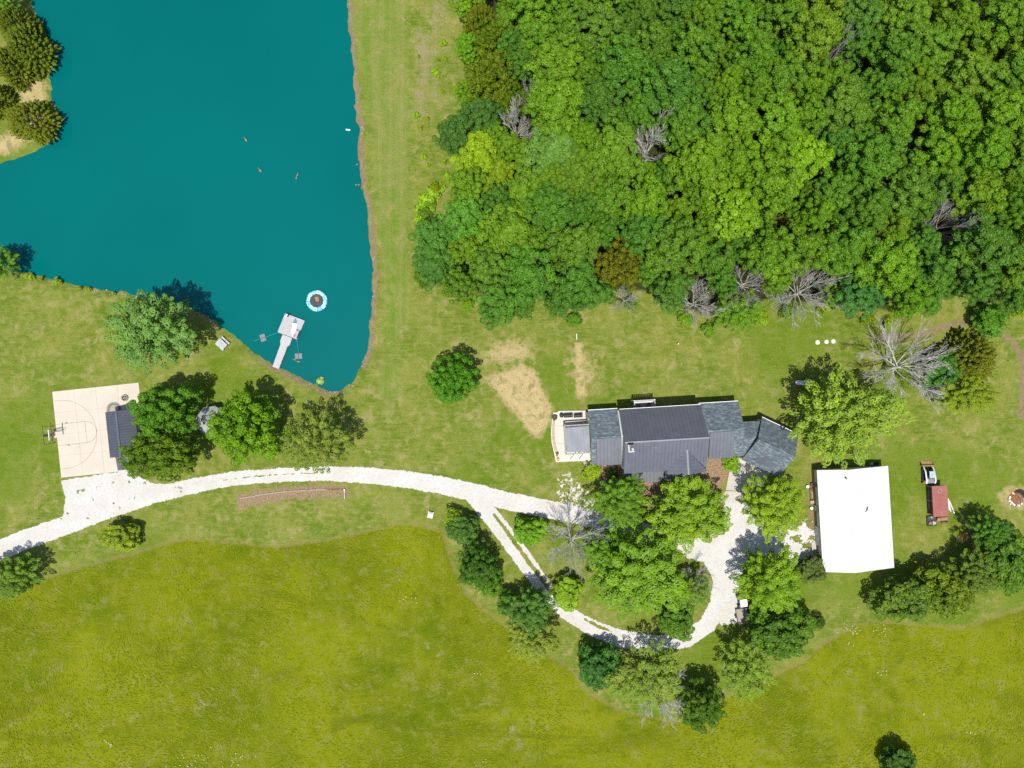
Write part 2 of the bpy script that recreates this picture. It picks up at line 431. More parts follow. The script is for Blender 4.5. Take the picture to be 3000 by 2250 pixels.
def build_ground():
    fx = np.arange(-118, 118.01, 0.5); fy = np.arange(-92, 92.01, 0.5)
    out = np.array([1600, 1000, 600, 380, 250, 180, 140, 125.0])
    xs = np.concatenate([-out, fx, out[::-1]]); ys = np.concatenate([-out, fy, out[::-1]])
    X, Y = np.meshgrid(xs, ys)
    sdp = poly_sd(X, Y, POND)
    rag = (fbm(X * 0.9, Y * 0.9, 5, 3) - 0.5) * 1.0
    sdp2 = sdp + rag
    z = 0.10 * (fbm(X * 0.05, Y * 0.05, 3, 3) - 0.5) * 0 
    Z = np.zeros_like(X) + 0.0
    Z += np.where(sdp2 > -0.9, -np.clip((sdp2 + 0.9) * 0.36, 0, 2.2), 0)
    far = np.maximum(np.abs(X) - 130, np.abs(Y) - 100)
    Z += np.where(far > 0, (fbm(X * 0.006, Y * 0.006, 9, 3) - 0.5) * np.clip(far / 60, 0, 8), 0)
    ny, nx = X.shape
    V = np.stack([X.ravel(), Y.ravel(), Z.ravel()], 1)
    idx = np.arange(nx * ny).reshape(ny, nx)
    F = np.stack([idx[:-1, :-1].ravel(), idx[:-1, 1:].ravel(), idx[1:, 1:].ravel(), idx[1:, :-1].ravel()], 1)
    me = bpy.data.meshes.new('ground')
    me.vertices.add(len(V)); me.vertices.foreach_set('co', V.ravel())
    me.loops.add(F.size); me.loops.foreach_set('vertex_index', F.ravel())
    me.polygons.add(len(F)); me.polygons.foreach_set('loop_start', np.arange(0, F.size, 4)); me.polygons.foreach_set('loop_total', np.full(len(F), 4))
    me.update(); me.validate()
    enc = lambda sd, wd: np.clip(0.5 + sd / (2 * wd), 0, 1)
    field = enc(poly_sd(X, Y, FIELD), 2.4)
    straw = np.zeros_like(X)
    for pts, wd, amp in [
        ([(1040, 812), (1085, 800), (1130, 782), (1160, 800), (1182, 850), (1197, 880), (1192, 915), (1168, 948), (1140, 940), (1125, 915), (1095, 880), (1070, 850)], 2.0, 1.0),
        ([(1020, 760), (1060, 725), (1130, 712), (1170, 740), (1165, 790), (1090, 805), (1040, 800)], 3.5, 0.74),
        ([(1236, 735), (1262, 735), (1272, 860), (1240, 865)], 1.2, 0.85),
        ([(1180, 745), (1230, 730), (1320, 740), (1330, 850), (1300, 870), (1210, 860)], 4.5, 0.60),
        ([(760, 968), (805, 965), (812, 988), (770, 994)], 1.6, 0.6),
        ([(2140, 1060), (2180, 1035), (2230, 1040), (2230, 1110), (2175, 1112), (2145, 1090)], 1.8, 0.66),
        ([(30, 195), (45, 150), (95, 145), (108, 200), (118, 260), (90, 300), (20, 340), (-40, 350), (-40, 300), (40, 270)], 2.0, 0.8),
        ([(1255, 890), (1275, 885), (1280, 1000), (1215, 1010), (1190, 1000)], 1.0, 0.45),
        ([(1680, 980), (1700, 960), (1720, 975), (1700, 1005)], 1.0, 0.5),
        ([(1590, 1000), (1560, 1030), (1545, 1060), (1530, 1050), (1540, 1000)], 1.0, 0.8),
        ([(1840, 1090), (1850, 1180), (1835, 1200), (1828, 1110)], 1.5, 0.5),
        ([(505, 1050), (600, 1060), (750, 1080), (770, 1150), (560, 1130)], 4.0, 0.55),
    ]:
        straw = np.maximum(straw, enc(poly_sd(X, Y, dpts(pts)), wd) * amp)
    dirt = enc(seg_dist(X, Y, dpts([(752, -60), (757, 60), (764, 130), (770, 220), (780, 275), (776, 300), (780, 340), (786, 400), (797, 450), (805, 530), (810, 600), (806, 680), (800, 745), (786, 790)]), False) * -1 + 0.85, 1.2)
    dirt = np.maximum(dirt, enc(seg_dist(X, Y, dpts([(560, 778), (600, 801), (640, 818), (680, 839), (712, 851), (740, 848)]), False) * -1 + 0.8, 0.8) * 0.85)
    dirt = np.maximum(dirt, enc(seg_dist(X, Y, dpts([(30, 593), (160, 622), (270, 638), (330, 652), (445, 686), (480, 714), (560, 778)]), False) * -1 + 0.35, 0.7) * 0.75)
    dirt = np.maximum(dirt, enc(seg_dist(X, Y, dpts([(1880, 730), (1990, 725), (2050, 700), (2110, 690), (2150, 712), (2195, 745), (2212, 790), (2205, 900)]), False) * -1 + 0.9, 1.2) * 0.95)
    dirt = np.maximum(dirt, enc(poly_sd(X, Y, dpts([(1740, 1020), (1765, 1010), (1772, 1235), (1740, 1215), (1735, 1130)])), 1.5) * 0.8)
    dirt = np.maximum(dirt, enc(seg_dist(X, Y, dpts([(112, 845), (140, 1060)]), False) * -1 + 0.35, 0.4) * 0.8)
    dirt = np.maximum(dirt, enc(seg_dist(X, Y, dpts([(112, 843), (302, 824)]), False) * -1 + 0.25, 0.4) * 0.7)
    dirt = np.maximum(dirt, enc(poly_sd(X, Y, dpts([(112, 905), (122, 905), (130, 960), (116, 962)])), 0.8) * 0.8)
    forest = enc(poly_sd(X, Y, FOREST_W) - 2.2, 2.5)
    mulch = np.zeros_like(X)
    for pts, wd, amp in [([(505, 1068), (560, 1056), (640, 1048), (720, 1044), (755, 1050), (752, 1076), (640, 1080), (560, 1090), (515, 1105)], 2.0, 0.82),
                         ([(1290, 1005), (1535, 990), (1590, 990), (1580, 1020), (1545, 1062), (1520, 1080), (1420, 1100), (1300, 1060)], 0.8, 1.0)]:
        mulch = np.maximum(mulch, enc(poly_sd(X, Y, dpts(pts)), wd) * amp)
    dam = enc(poly_sd(X, Y, dpts([(700, -200), (885, -200), (885, 420), (890, 620), (870, 760), (850, 880), (810, 860), (830, 700), (800, 300)])), 2.0)
    thatch = np.zeros_like(X)
    for pts, wd, amp in [([(885, -50), (1000, -50), (990, 230), (940, 330), (890, 300)], 6.0, 0.75), ([(885, 60), (940, 60), (945, 200), (910, 280), (890, 250)], 3.0, 0.9),
                         ([(1580, 690), (1700, 680), (1860, 700), (1900, 735), (1700, 745), (1500, 720)], 3.0, 0.55),
                         ([(0, 640), (330, 660), (430, 740), (560, 900), (300, 800), (0, 760)], 9.0, 0.5), ([(640, 830), (760, 850), (800, 960), (680, 980)], 6.0, 0.5),
                         ([(1250, 1700), (1180, 1560), (900, 1290), (840, 1330), (980, 1500), (1100, 1700)], 8.0, 0.68),
                         ([(120, 1480), (700, 1380), (760, 1420), (520, 1620), (200, 1640)], 10.0, 0.6)]:
        thatch = np.maximum(thatch, enc(poly_sd(X, Y, dpts(pts)), wd) * amp)
    lush = fbm(X * 0.06, Y * 0.06, 41, 4)
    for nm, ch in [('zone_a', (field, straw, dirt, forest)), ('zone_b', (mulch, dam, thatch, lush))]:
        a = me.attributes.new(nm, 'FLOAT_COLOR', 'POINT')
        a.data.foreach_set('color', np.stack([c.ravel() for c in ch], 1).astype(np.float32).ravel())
    o = bpy.data.objects.new('ground', me); C.objects.link(o); o['kind'] = 'structure'
    # material
    m = bpy.data.materials.new('grass_ground'); k = NT(m)
    pos = k.n('ShaderNodeTexCoord').outputs['Object']
    A = k.n('ShaderNodeAttribute', attribute_name='zone_a'); B = k.n('ShaderNodeAttribute', attribute_name='zone_b')
    sa = k.n('ShaderNodeSeparateColor'); k.l(A.outputs['Color'], sa.inputs[0])
    sb = k.n('ShaderNodeSeparateColor'); k.l(B.outputs['Color'], sb.inputs[0])
    fld, stw, drt = sa.outputs[0], sa.outputs[1], sa.outputs[2]; fst = A.outputs['Alpha']
    mul, dm, tht = sb.outputs[0], sb.outputs[1], sb.outputs[2]; lsh = B.outputs['Alpha']
    nf = k.noise(pos, 4.5, 3, 0.7); nm_ = k.noise(pos, 0.9, 4, 0.65); nl = k.noise(pos, 0.13, 5, 0.6); nx_ = k.noise(pos, 0.035, 4, 0.6)
    nd = k.noise(k.mapping(pos, (1, 1, 1), (0, 0, 0.6)), 0.35, 6, 0.68, 0.6)
    nstr = k.noise(k.mapping(pos, (0.45, 3.0, 1), (0, 0, -0.05)), 0.8, 4, 0.6)
    nsx = k.noise(k.mapping(pos, (1.5, 0.06, 1), (0, 0, 0.06)), 0.5, 5, 0.65)
    # lawn
    nb_ = k.noise(pos, 0.45, 5, 0.7, 0.4)
    lawn = k.mix(k.ramp(nl, 0.38, 0.62), (0.1199, 0.1818, 0.0146, 1), (0.1982, 0.2280, 0.0389, 1))
    lawn = k.mix(k.ramp(nm_, 0.44, 0.70, 0, 0.7), lawn, (0.2509, 0.2570, 0.0669, 1))
    lawn = k.mix(k.ramp(nstr, 0.45, 0.66, 0, 0.65), lawn, (0.2326, 0.2485, 0.0583, 1))
    lawn = k.mix(k.ramp(nb_, 0.50, 0.68, 0, 0.62), lawn, (0.3366, 0.2970, 0.1276, 1))
    lawn = k.mix(k.ramp(nb_, 0.46, 0.32, 0, 0.55), lawn, (0.0856, 0.1576, 0.0061, 1))
    lawn = k.mix(k.ramp(lsh, 0.54, 0.70, 0, 0.6), lawn, (0.1102, 0.1879, 0.0073, 1))
    damc = k.mix(k.ramp(nsx, 0.34, 0.70), (0.1306, 0.2247, 0.0223, 1), (0.2422, 0.2489, 0.0718, 1))
    damc = k.mix(k.ramp(nd, 0.48, 0.72, 0, 0.6), damc, (0.3553, 0.2926, 0.1316, 1))
    damc = k.mix(k.ramp(nm_, 0.45, 0.72, 0, 0.5), damc, (0.2508, 0.2508, 0.0708, 1))
    lawn = k.mix(k.ramp(k.math('ADD', dm, k.math('MULTIPLY', k.math('SUBTRACT', nl, 0.5), 0.9)), 0.35, 0.85, 0, 0.8), lawn, damc)
    # hay field
    fc = k.mix(k.ramp(nl, 0.38, 0.62), (0.1156, 0.1582, 0.0020, 1), (0.1601, 0.1903, 0.0049, 1))
    fc = k.mix(k.ramp(nx_, 0.44, 0.56, 0, 0.9), fc, (0.1976, 0.2240, 0.0039, 1))
    fc = k.mix(k.ramp(nb_, 0.48, 0.68, 0, 0.7), fc, (0.2269, 0.2294, 0.0441, 1))
    fc = k.mix(k.ramp(nb_, 0.47, 0.32, 0, 0.65), fc, (0.0934, 0.1290, 0.0020, 1))
    fc = k.mix(k.ramp(nd, 0.54, 0.70, 0, 0.6), fc, (0.2536, 0.2329, 0.0833, 1))
    fc = k.mix(k.ramp(nd, 0.42, 0.30, 0, 0.5), fc, (0.0889, 0.1423, 0.0049, 1))
    fc = k.mix(k.ramp(nm_, 0.5, 0.75, 0, 0.4), fc, (0.0996, 0.1378, 0.0029, 1))
    nv_ = k.noise(k.mapping(pos, (0.6, 1.6, 1), (0, 0, 0.75)), 0.06, 5, 0.65, 0.8)
    fc = k.mix(k.ramp(nv_, 0.46, 0.36, 0, 0.5), fc, (0.0865, 0.1165, 0.0020, 1))
    fc = k.mix(k.ramp(nv_, 0.56, 0.66, 0, 0.45), fc, (0.2251, 0.2426, 0.0118, 1))
    edge = k.math('MULTIPLY', k.ramp(fld, 0.38, 0.47), k.ramp(fld, 0.62, 0.53))
    base = k.mix(k.ramp(k.math('ADD', fld, k.math('MULTIPLY', k.math('SUBTRACT', nm_, 0.5), 0.55)), 0.40, 0.62), lawn, fc)
    base = k.mix(k.math('MULTIPLY', edge, k.ramp(nm_, 0.35, 0.6, 0, 0.6)), base, (0.26, 0.21, 0.08, 1))
    def over(base, msk, col, lo, hi, wob, n):
        f = k.ramp(k.math('ADD', msk, k.math('MULTIPLY', k.math('SUBTRACT', n, 0.5), wob)), lo, hi)
        return k.mix(f, base, col)
    thc = k.mix(k.ramp(nf, 0.35, 0.65), (0.31, 0.25, 0.15, 1), (0.25, 0.24, 0.09, 1))
    base = over(base, tht, thc, 0.50, 0.85, 1.3, nd)
    stc = k.mix(k.ramp(nm_, 0.35, 0.7), (0.50, 0.40, 0.20, 1), (0.40, 0.31, 0.15, 1))
    stc = k.mix(k.ramp(nf, 0.5, 0.75, 0, 0.5), stc, (0.62, 0.50, 0.27, 1))
    stc = k.mix(k.ramp(nb_, 0.52, 0.64, 0, 0.55), stc, (0.15, 0.17, 0.03, 1))
    base = over(base, stw, stc, 0.44, 0.70, 1.5, k.math('ADD', k.math('MULTIPLY', nm_, 0.55), k.math('MULTIPLY', nf, 0.45)))
    dtc = k.mix(k.ramp(nm_, 0.35, 0.65), (0.29, 0.215, 0.13, 1), (0.21, 0.16, 0.09, 1))
    dtc = k.mix(k.ramp(nf, 0.5, 0.7, 0, 0.6), dtc, (0.42, 0.30, 0.18, 1))
    base = over(base, drt, dtc, 0.50, 0.76, 1.1, nm_)
    mlc = k.mix(k.ramp(nf, 0.35, 0.65), (0.37, 0.25, 0.155, 1), (0.225, 0.16, 0.10, 1))
    mlc = k.mix(k.ramp(nm_, 0.55, 0.72, 0, 0.6), mlc, (0.16, 0.16, 0.04, 1))
    base = over(base, mul, mlc, 0.34, 0.56, 0.7, nm_)
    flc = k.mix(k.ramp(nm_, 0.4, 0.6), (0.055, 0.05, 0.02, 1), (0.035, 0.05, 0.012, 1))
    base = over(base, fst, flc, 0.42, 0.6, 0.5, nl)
    base = k.mix(k.ramp(nf, 0.40, 0.68, 0, 0.62), base, k.mix(1.0, base, (0.52, 0.55, 0.5, 1), 'MULTIPLY'))
    bh = k.math('ADD', nf, k.math('MULTIPLY', nm_, 1.5))
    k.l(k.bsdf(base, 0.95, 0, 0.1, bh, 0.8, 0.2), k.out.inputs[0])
    me.materials.append(m)
    return o
ground = build_ground()

# water
wm = MB(); wm.add([(-400, -60, -0.42), (60, -60, -0.42), (60, 400, -0.42), (-400, 400, -0.42)], [(0, 1, 2, 3)])
# keep the sheet where the pond is: a polygon a little larger than the shoreline
def offset_poly(poly, d):
    n = len(poly); out = []
    ar = sum(poly[i][0] * poly[(i + 1) % n][1] - poly[(i + 1) % n][0] * poly[i][1] for i in range(n))
    sg = 1 if ar > 0 else -1
    for i in range(n):
        a = Vector(poly[i - 1]); b = Vector(poly[i]); c = Vector(poly[(i + 1) % n])
        e = (c - a); 
        if e.length < 1e-6: e = Vector((1, 0))
        nrm = Vector((e.y, -e.x)).normalized() * sg
        out.append(tuple(b + nrm * d))
    return out
wm = MB(); wm.prism(offset_poly(POND, 1.0), -2.6, -0.42)
pond = wm.obj('pond_water', WATER); pond['kind'] = 'structure'

# cell-built sheets: gravel with ragged edges
def cell_sheet(name, mask_fn, x0, x1, y0, y1, st, z, mat, relief=0.0):
    xs = np.arange(x0, x1, st); ys = np.arange(y0, y1, st)
    X, Y = np.meshgrid(xs + st / 2, ys + st / 2)
    M = mask_fn(X, Y)
    jj, ii = np.nonzero(M)
    nx = len(xs) + 1
    used = np.unique(np.concatenate([jj * nx + ii, jj * nx + ii + 1, (jj + 1) * nx + ii, (jj + 1) * nx + ii + 1]))
    remap = -np.ones((len(ys) + 1) * nx, np.int64); remap[used] = np.arange(len(used))
    vx = x0 + (used % nx) * st; vy = y0 + (used // nx) * st
    vz = z + relief * (fbm(vx * 0.5, vy * 0.5, 77, 3) - 0.5)
    V = np.stack([vx, vy, vz], 1)
    F = np.stack([remap[jj * nx + ii], remap[jj * nx + ii + 1], remap[(jj + 1) * nx + ii + 1], remap[(jj + 1) * nx + ii]], 1)
    me = bpy.data.meshes.new(name)
    me.vertices.add(len(V)); me.vertices.foreach_set('co', V.ravel())
    me.loops.add(F.size); me.loops.foreach_set('vertex_index', F.ravel())
    me.polygons.add(len(F)); me.polygons.foreach_set('loop_start', np.arange(0, F.size, 4)); me.polygons.foreach_set('loop_total', np.full(len(F), 4))
    me.update(); me.validate(); me.materials.append(mat)
    o = bpy.data.objects.new(name, me); C.objects.link(o); o['kind'] = 'structure'
    return o
MAIN = [(-60, 1213, 21), (0, 1188, 21), (70, 1160, 21), (140, 1136, 20), (230, 1104, 17), (330, 1071, 17), (420, 1049, 16), (500, 1034, 15), (600, 1026, 15), (700, 1023, 15.5), (800, 1027, 17),
        (880, 1036, 18), (960, 1049, 19), (1030, 1066, 20), (1100, 1083, 19), (1200, 1103, 19), (1295, 1124, 18), (1400, 1150, 18), (1490, 1175, 18), (1560, 1170, 20)]
LOOP = [(1020, 1068, 18), (1065, 1120, 19), (1102, 1168, 19), (1140, 1220, 19), (1178, 1272, 17), (1222, 1322, 15), (1280, 1357, 17), (1340, 1380, 19), (1420, 1390, 17), (1480, 1383, 17), (1528, 1350, 18),
        (1553, 1305, 20), (1562, 1260, 22), (1560, 1210, 25), (1575, 1150, 24), (1600, 1090, 24)]
LGRASS = [(1068, 1112, 3), (1105, 1162, 5.4), (1145, 1216, 5.4), (1181, 1266, 4.6), (1213, 1304, 2)]
LGRASS2 = [(1260, 1335, 2), (1290, 1352, 4), (1320, 1364, 2)]
MGRASS = [(470, 1039, 0.2), (530, 1031, 1.2), (590, 1026, 1.8), (640, 1023, 1.2), (690, 1022, 0.2)]
def st(l): return [tuple(D(x, y)[:2]) for x, y, _ in l], [h * GSD * DK for _, _, h in l]
APR = dpts([(1470, 1200), (1500, 1160), (1545, 1130), (1570, 1080), (1650, 1070), (1660, 1100), (1645, 1150), (1700, 1128), (1740, 1120), (1768, 1130), (1772, 1235), (1735, 1225), (1700, 1215), (1620, 1195), (1598, 1250), (1592, 1310), (1600, 1345), (1560, 1350), (1530, 1320), (1545, 1260), (1520, 1215)])
COURTP = dpts([(132, 1038), (275, 1016), (330, 1045), (400, 1046), (330, 1080), (230, 1108), (136, 1118), (141, 1075)])
SCAT = dpts([(1205, 1030), (1240, 1030), (1285, 1085), (1290, 1110), (1215, 1095)])
BARNAP = dpts([(1690, 1110), (1768, 1110), (1774, 1240), (1690, 1235)])
def gravel_mask(X, Y):
    rag = (fbm(X * 1.2, Y * 1.2, 11, 4) - 0.5)
    sd = np.maximum(stroke_sd(X, Y, *st(MAIN)), stroke_sd(X, Y, *st(LOOP)))
    sd = np.maximum(sd, poly_sd(X, Y, APR)); sd = np.maximum(sd, poly_sd(X, Y, COURTP))
    m = sd + rag * 0.32 + (fbm(X * 4, Y * 4, 12, 2) - 0.5) * 0.25 > 0
    hole = np.maximum(np.maximum(stroke_sd(X, Y, *st(LGRASS)), stroke_sd(X, Y, *st(LGRASS2))), stroke_sd(X, Y, *st(MGRASS)))
    m &= ~(hole + (fbm(X * 2.0, Y * 2.0, 21, 3) - 0.5) * 0.5 > 0.05)
    ba = poly_sd(X, Y, BARNAP)
    m &= ~((ba > 0) & (fbm(X * 0.7, Y * 0.7, 31, 4) + (fbm(X * 5, Y * 5, 32, 2) - 0.5) * 0.25 < 0.47))
    cp = poly_sd(X, Y, COURTP)
    m &= ~((cp > -1) & (fbm(X * 1.1, Y * 1.1, 51, 4) < 0.24))
    m |= (poly_sd(X, Y, SCAT) + rag * 4 > 0) & (fbm(X * 2.2, Y * 2.2, 61, 5) + (fbm(X * 7, Y * 7, 62, 2) - 0.5) * 0.35 > 0.56)
    return m
p0 = D(-60, 1420); p1 = D(1790, 980)
cell_sheet('gravel_driveway', gravel_mask, p0.x, p1.x, p0.y, p1.y, 0.10, 0.035, GRAV, 0.03)

# ---- concrete court with its slabs
def make_court():
    A_ = S(153.5, 1147.4); B_ = S(406.6, 1120.8); D_ = S(182.4, 1399.3); C_ = B_ + (D_ - A_)
    root = bpy.data.objects.new('basketball_court', None); C.objects.link(root); root['kind'] = 'structure'
    e1 = (B_ - A_); e2 = (D_ - A_)
    ang = math.atan2(e1.y, e1.x)
    root.location = (A_.x, A_.y, 0); root.rotation_euler = (0, 0, ang)
    W_ = e1.length; H_ = e2.length
    base = MB(); base.prism([(0.05, -0.05), (W_ - 0.05, -0.05), (W_ - 0.05, -H_ + 0.05), (0.05, -H_ + 0.05)], -0.2, 0.045); base.obj('slab_base', CONC2, root)
    cols, rows = 4, 4
    for i in range(cols):
        for j in range(rows):
            x0 = W_ * i / cols + 0.012; x1 = W_ * (i + 1) / cols - 0.012
            y0 = -H_ * (j + 1) / rows + 0.012; y1 = -H_ * j / rows - 0.012
            m = MB(); m.bbox(((x0 + x1) / 2, (y0 + y1) / 2, 0.04), (x1 - x0, y1 - y0, 0.08 + 0.002 * ((i + j) % 2)), 0, 0.008)
            m.obj('concrete_slab', CONC, root)
    # painted lines, in court coordinates: baseline is the west edge, hoop axis at middle
    z = 0.086
    ln = MB(); lw = 0.07
    yc = -H_ * 0.505
    def seg(a, b, wd=lw):
        a = Vector(a); b = Vector(b); d = (b - a).normalized(); n = Vector((-d.y, d.x)) * wd / 2
        ln.add([(a + n).to_3d() + Vector((0, 0, z)), (a - n).to_3d() + Vector((0, 0, z)), (b - n).to_3d() + Vector((0, 0, z)), (b + n).to_3d() + Vector((0, 0, z))], [(0, 1, 2, 3)])
    hw = 1.86; ft = 5.15
    seg((0.05, yc + hw), (ft, yc + hw)); seg((0.05, yc - hw), (ft, yc - hw)); seg((ft, yc + hw), (ft, yc - hw))
    def arc(cx, cy, r, a0, a1, n):
        pr = None
        for i in range(n + 1):
            a = a0 + (a1 - a0) * i / n; p = (cx + r * math.cos(a), cy + r * math.sin(a))
            if pr: seg(pr, p)
            pr = p
    arc(ft, yc, hw, -PI / 2, PI / 2, 28)
    arc(1.05, yc, 6.0, -PI / 2, PI / 2, 60); seg((0.05, yc + 6.0), (1.05, yc + 6.0)); seg((0.05, yc - 6.0), (1.05, yc - 6.0))
    for sgn in (1, -1):
        for q in (2.1, 2.9, 3.8, 4.6): seg((q, yc + sgn * hw), (q, yc + sgn * (hw + 0.2)), 0.06)
        seg((1.75, yc + sgn * (hw + 0.12)), (2.1, yc + sgn * (hw + 0.12)), 0.22)
    ln.obj('court_lines', LINE, root)
    # soot mark left by an old fire
    so_ = MB(); pts = []
    for i in range(40):
        a = 2 * PI * i / 40; pts.append((1.12 * math.cos(a), 0.95 * math.sin(a)))
    c0 = Vector((10.5, -4.3, 0))
    stn = bpy.data.materials.new('soot_stain'); k = NT(stn)
    tc = k.n('ShaderNodeTexCoord').outputs['Object']
    gr = k.noise(tc, 1.6, 4, 0.6)
    sp = k.n('ShaderNodeVectorMath', operation='DISTANCE'); k.l(tc, sp.inputs[0]); sp.inputs[1].default_value = (0, 0, 0)
    rd = k.math('ADD', sp.outputs['Value'], k.math('MULTIPLY', k.math('SUBTRACT', gr, 0.5), 0.45))
    f = k.math('MULTIPLY', k.ramp(rd, 0.55, 0.98), k.ramp(rd, 1.55, 1.02))
    f2 = k.math('MAXIMUM', k.math('MULTIPLY', f, 0.5), k.ramp(rd, 1.0, 0.8, 0, 0.22))
    tr = k.n('ShaderNodeBsdfTransparent'); df = k.n('ShaderNodeBsdfDiffuse'); df.inputs[0].default_value = (0.10, 0.09, 0.08, 1)
    mx = k.n('ShaderNodeMixShader'); k.l(f2, mx.inputs[0]); k.l(tr.outputs[0], mx.inputs[1]); k.l(df.outputs[0], mx.inputs[2]); k.l(mx.outputs[0], k.out.inputs[0])
    so_.add([(x * 1.5, y * 1.5, 0) for x, y in pts], [tuple(range(40))])
    so2 = so_.obj('soot_mark', stn, root); so2.location = (c0.x, c0.y, 0.09)
    return root
court = make_court()

# ---- concrete driveway in front of the garage
dr = bpy.data.objects.new('concrete_driveway', None); C.objects.link(dr); dr['kind'] = 'structure'
for i, poly in enumerate([[(2146, 1337), (2174, 1345), (2256, 1383), (2226, 1440), (2126, 1436)], [(2125.5, 1438), (2225, 1442), (2207, 1476), (2104, 1470)]]):
    m = MB(); m.prism(spts(poly), -0.15, 0.075 + 0.004 * i); m.obj('concrete_slab', CONC2, dr)
pad = MB(); pad.prism(spts([(2377, 1588), (2391, 1588), (2393, 1620), (2380, 1622)]), -0.1, 0.08); po = pad.obj('concrete_pad', CONC2); po['kind'] = 'structure'

# ---- patio of the house
patio = bpy.data.objects.new('patio', None); C.objects.link(patio); patio['kind'] = 'structure'
pt = [(1620.6, 1208.5), (1635, 1208), (1635, 1204), (1721, 1203), (1730, 1350), (1628.5, 1353.5), (1623, 1326), (1616, 1297), (1614, 1266), (1616.6, 1238), (1619, 1220)]
ys_ = [1200, 1247, 1300, 1360]
def clip_poly(poly, n, d):       # keep n.p <= d
    out = []
    for i in range(len(poly)):
        a, b = poly[i], poly[(i + 1) % len(poly)]
        fa = n[0] * a[0] + n[1] * a[1] - d; fb = n[0] * b[0] + n[1] * b[1] - d
        if fa <= 0: out.append(a)
        if (fa < 0 < fb) or (fb < 0 < fa):
            t = fa / (fa - fb); out.append((a[0] + (b[0] - a[0]) * t, a[1] + (b[1] - a[1]) * t))
    return out
for a, b in zip(ys_[:-1], ys_[1:]):
    q = clip_poly(clip_poly(pt, (0, 1), b - 0.3), (0, -1), -a - 0.3)
    m = MB(); m.prism(spts(q), -0.2, 0.12); m.obj('concrete_slab', PATIO, patio)
m = MB(); m.prism(spts([(1707, 1352), (1732, 1352), (1733, 1360), (1716, 1369)]), -0.1, 0.09); m.obj('stepping_slab', PAVER, patio)
# seat wall of paver blocks along the curved rim
rim = [(1620.5, 1226), (1618.5, 1242), (1617.3, 1256), (1617, 1268), (1617.6, 1281), (1618.8, 1295), (1621.5, 1309), (1625.5, 1326)]
sw = thing('seat_wall', 'low curved seat wall of tan pavers along the patio rim', 'wall', (0, 0, 0))
for i in range(len(rim) - 1):
    a = S(*rim[i]); b = S(*rim[i + 1]); d = (b - a); n = Vector((-d.y, d.x, 0)).normalized() * -1
    if n.x < 0: n = -n
    w0 = 0.42; d2 = d.normalized() * 0.02
    pl = [tuple((a + d2)[:2]), tuple((b - d2)[:2]), tuple((b - d2 + n * w0)[:2]), tuple((a + d2 + n * w0)[:2])]
    m = MB(); m.prism(pl, 0.12, 0.5 + 0.004 * (i % 2)); m.obj('paver_block', PAVER if i % 2 else WOODT, sw)

# ================================================================== BUILDINGS
def clip3(poly, axis, lo, hi):    # clip 3-D polygon between two planes perpendicular to axis
    for sgn, lim in ((1, hi), (-1, -lo)):
        out = []
        for i in range(len(poly)):
            a, b = poly[i], poly[(i + 1) % len(poly)]
            fa = sgn * axis.dot(a) - lim; fb = sgn * axis.dot(b) - lim
            if fa <= 0: out.append(a)
            if (fa < 0 < fb) or (fb < 0 < fa): out.append(a.lerp(b, fa / (fa - fb)))
        poly = out
        if len(poly) < 3: return []
    return poly
def panels(parent, pts, along, wd, mat, gap=0.025, lift=0.035, name='roof_panel', rib=0.0):
    pts = [Vector(p) for p in pts]; ax = Vector(along).normalized()
    lo = min(ax.dot(p) for p in pts); hi = max(ax.dot(p) for p in pts)
    n = max(1, round((hi - lo) / wd)); wd = (hi - lo) / n
    nrm = Vector((0, 0, 0))
    for i in range(len(pts)): nrm += pts[i].cross(pts[(i + 1) % len(pts)])
    nrm.normalize()
    if nrm.z < 0: nrm = -nrm
    for i in range(n):
        q = clip3(pts, ax, lo + i * wd + gap / 2, lo + (i + 1) * wd - gap / 2)
        if len(q) < 3: continue
        ar = sum((q[j].cross(q[(j + 1) % len(q)]) for j in range(len(q))), Vector()).length / 2
        if ar < 0.02: continue
        m = MB(); m.slab([p + nrm * lift for p in q], 0.025)
        if rib:
            q2 = clip3(pts, ax, lo + i * wd + gap / 2, lo + i * wd + gap / 2 + 0.06)
            if len(q2) >= 3: m.slab([p + nrm * (lift + rib) for p in q2], rib)
        m.obj(name, mat, parent)
def window(parent, c, wd, ht, face, frame=WHITE):
    """face: unit 2-D outward normal in the parent's frame"""
    rz = math.atan2(face[1], face[0]) - PI / 2
    m = MB(); m.box(c, (wd + 0.16, 0.08, ht + 0.16), rz); o = m.obj('window', frame, parent)
    m = MB(); m.box((c[0] + face[0] * 0.035, c[1] + face[1] * 0.035, c[2]), (wd, 0.05, ht), rz); m.obj('pane', GLASS, o)
TH = R(3.44)

def gable_walls(u0, u1, v0, v1, ze, ridge, zr, axis):
    """closed wall volume with gable tops; axis 'u': ridge runs along u at v=ridge"""
    m = MB()
    if axis == 'u':
        prof = [(v0, 0.0), (v1, 0.0), (v1, ze), (ridge, zr), (v0, ze)]
        vs = [(u0, v, z) for v, z in prof] + [(u1, v, z) for v, z in prof]
    else:
        prof = [(u0, 0.0), (u1, 0.0), (u1, ze), (ridge, zr), (u0, ze)]
        vs = [(u, v0, z) for u, z in prof] + [(u, v1, z) for u, z in prof]
    n = 5
    fs = [tuple(range(n)), tuple(range(2 * n - 1, n - 1, -1))] + [(i, n + i, n + (i + 1) % n, (i + 1) % n) for i in range(n)]
    m.add(vs, fs); return m

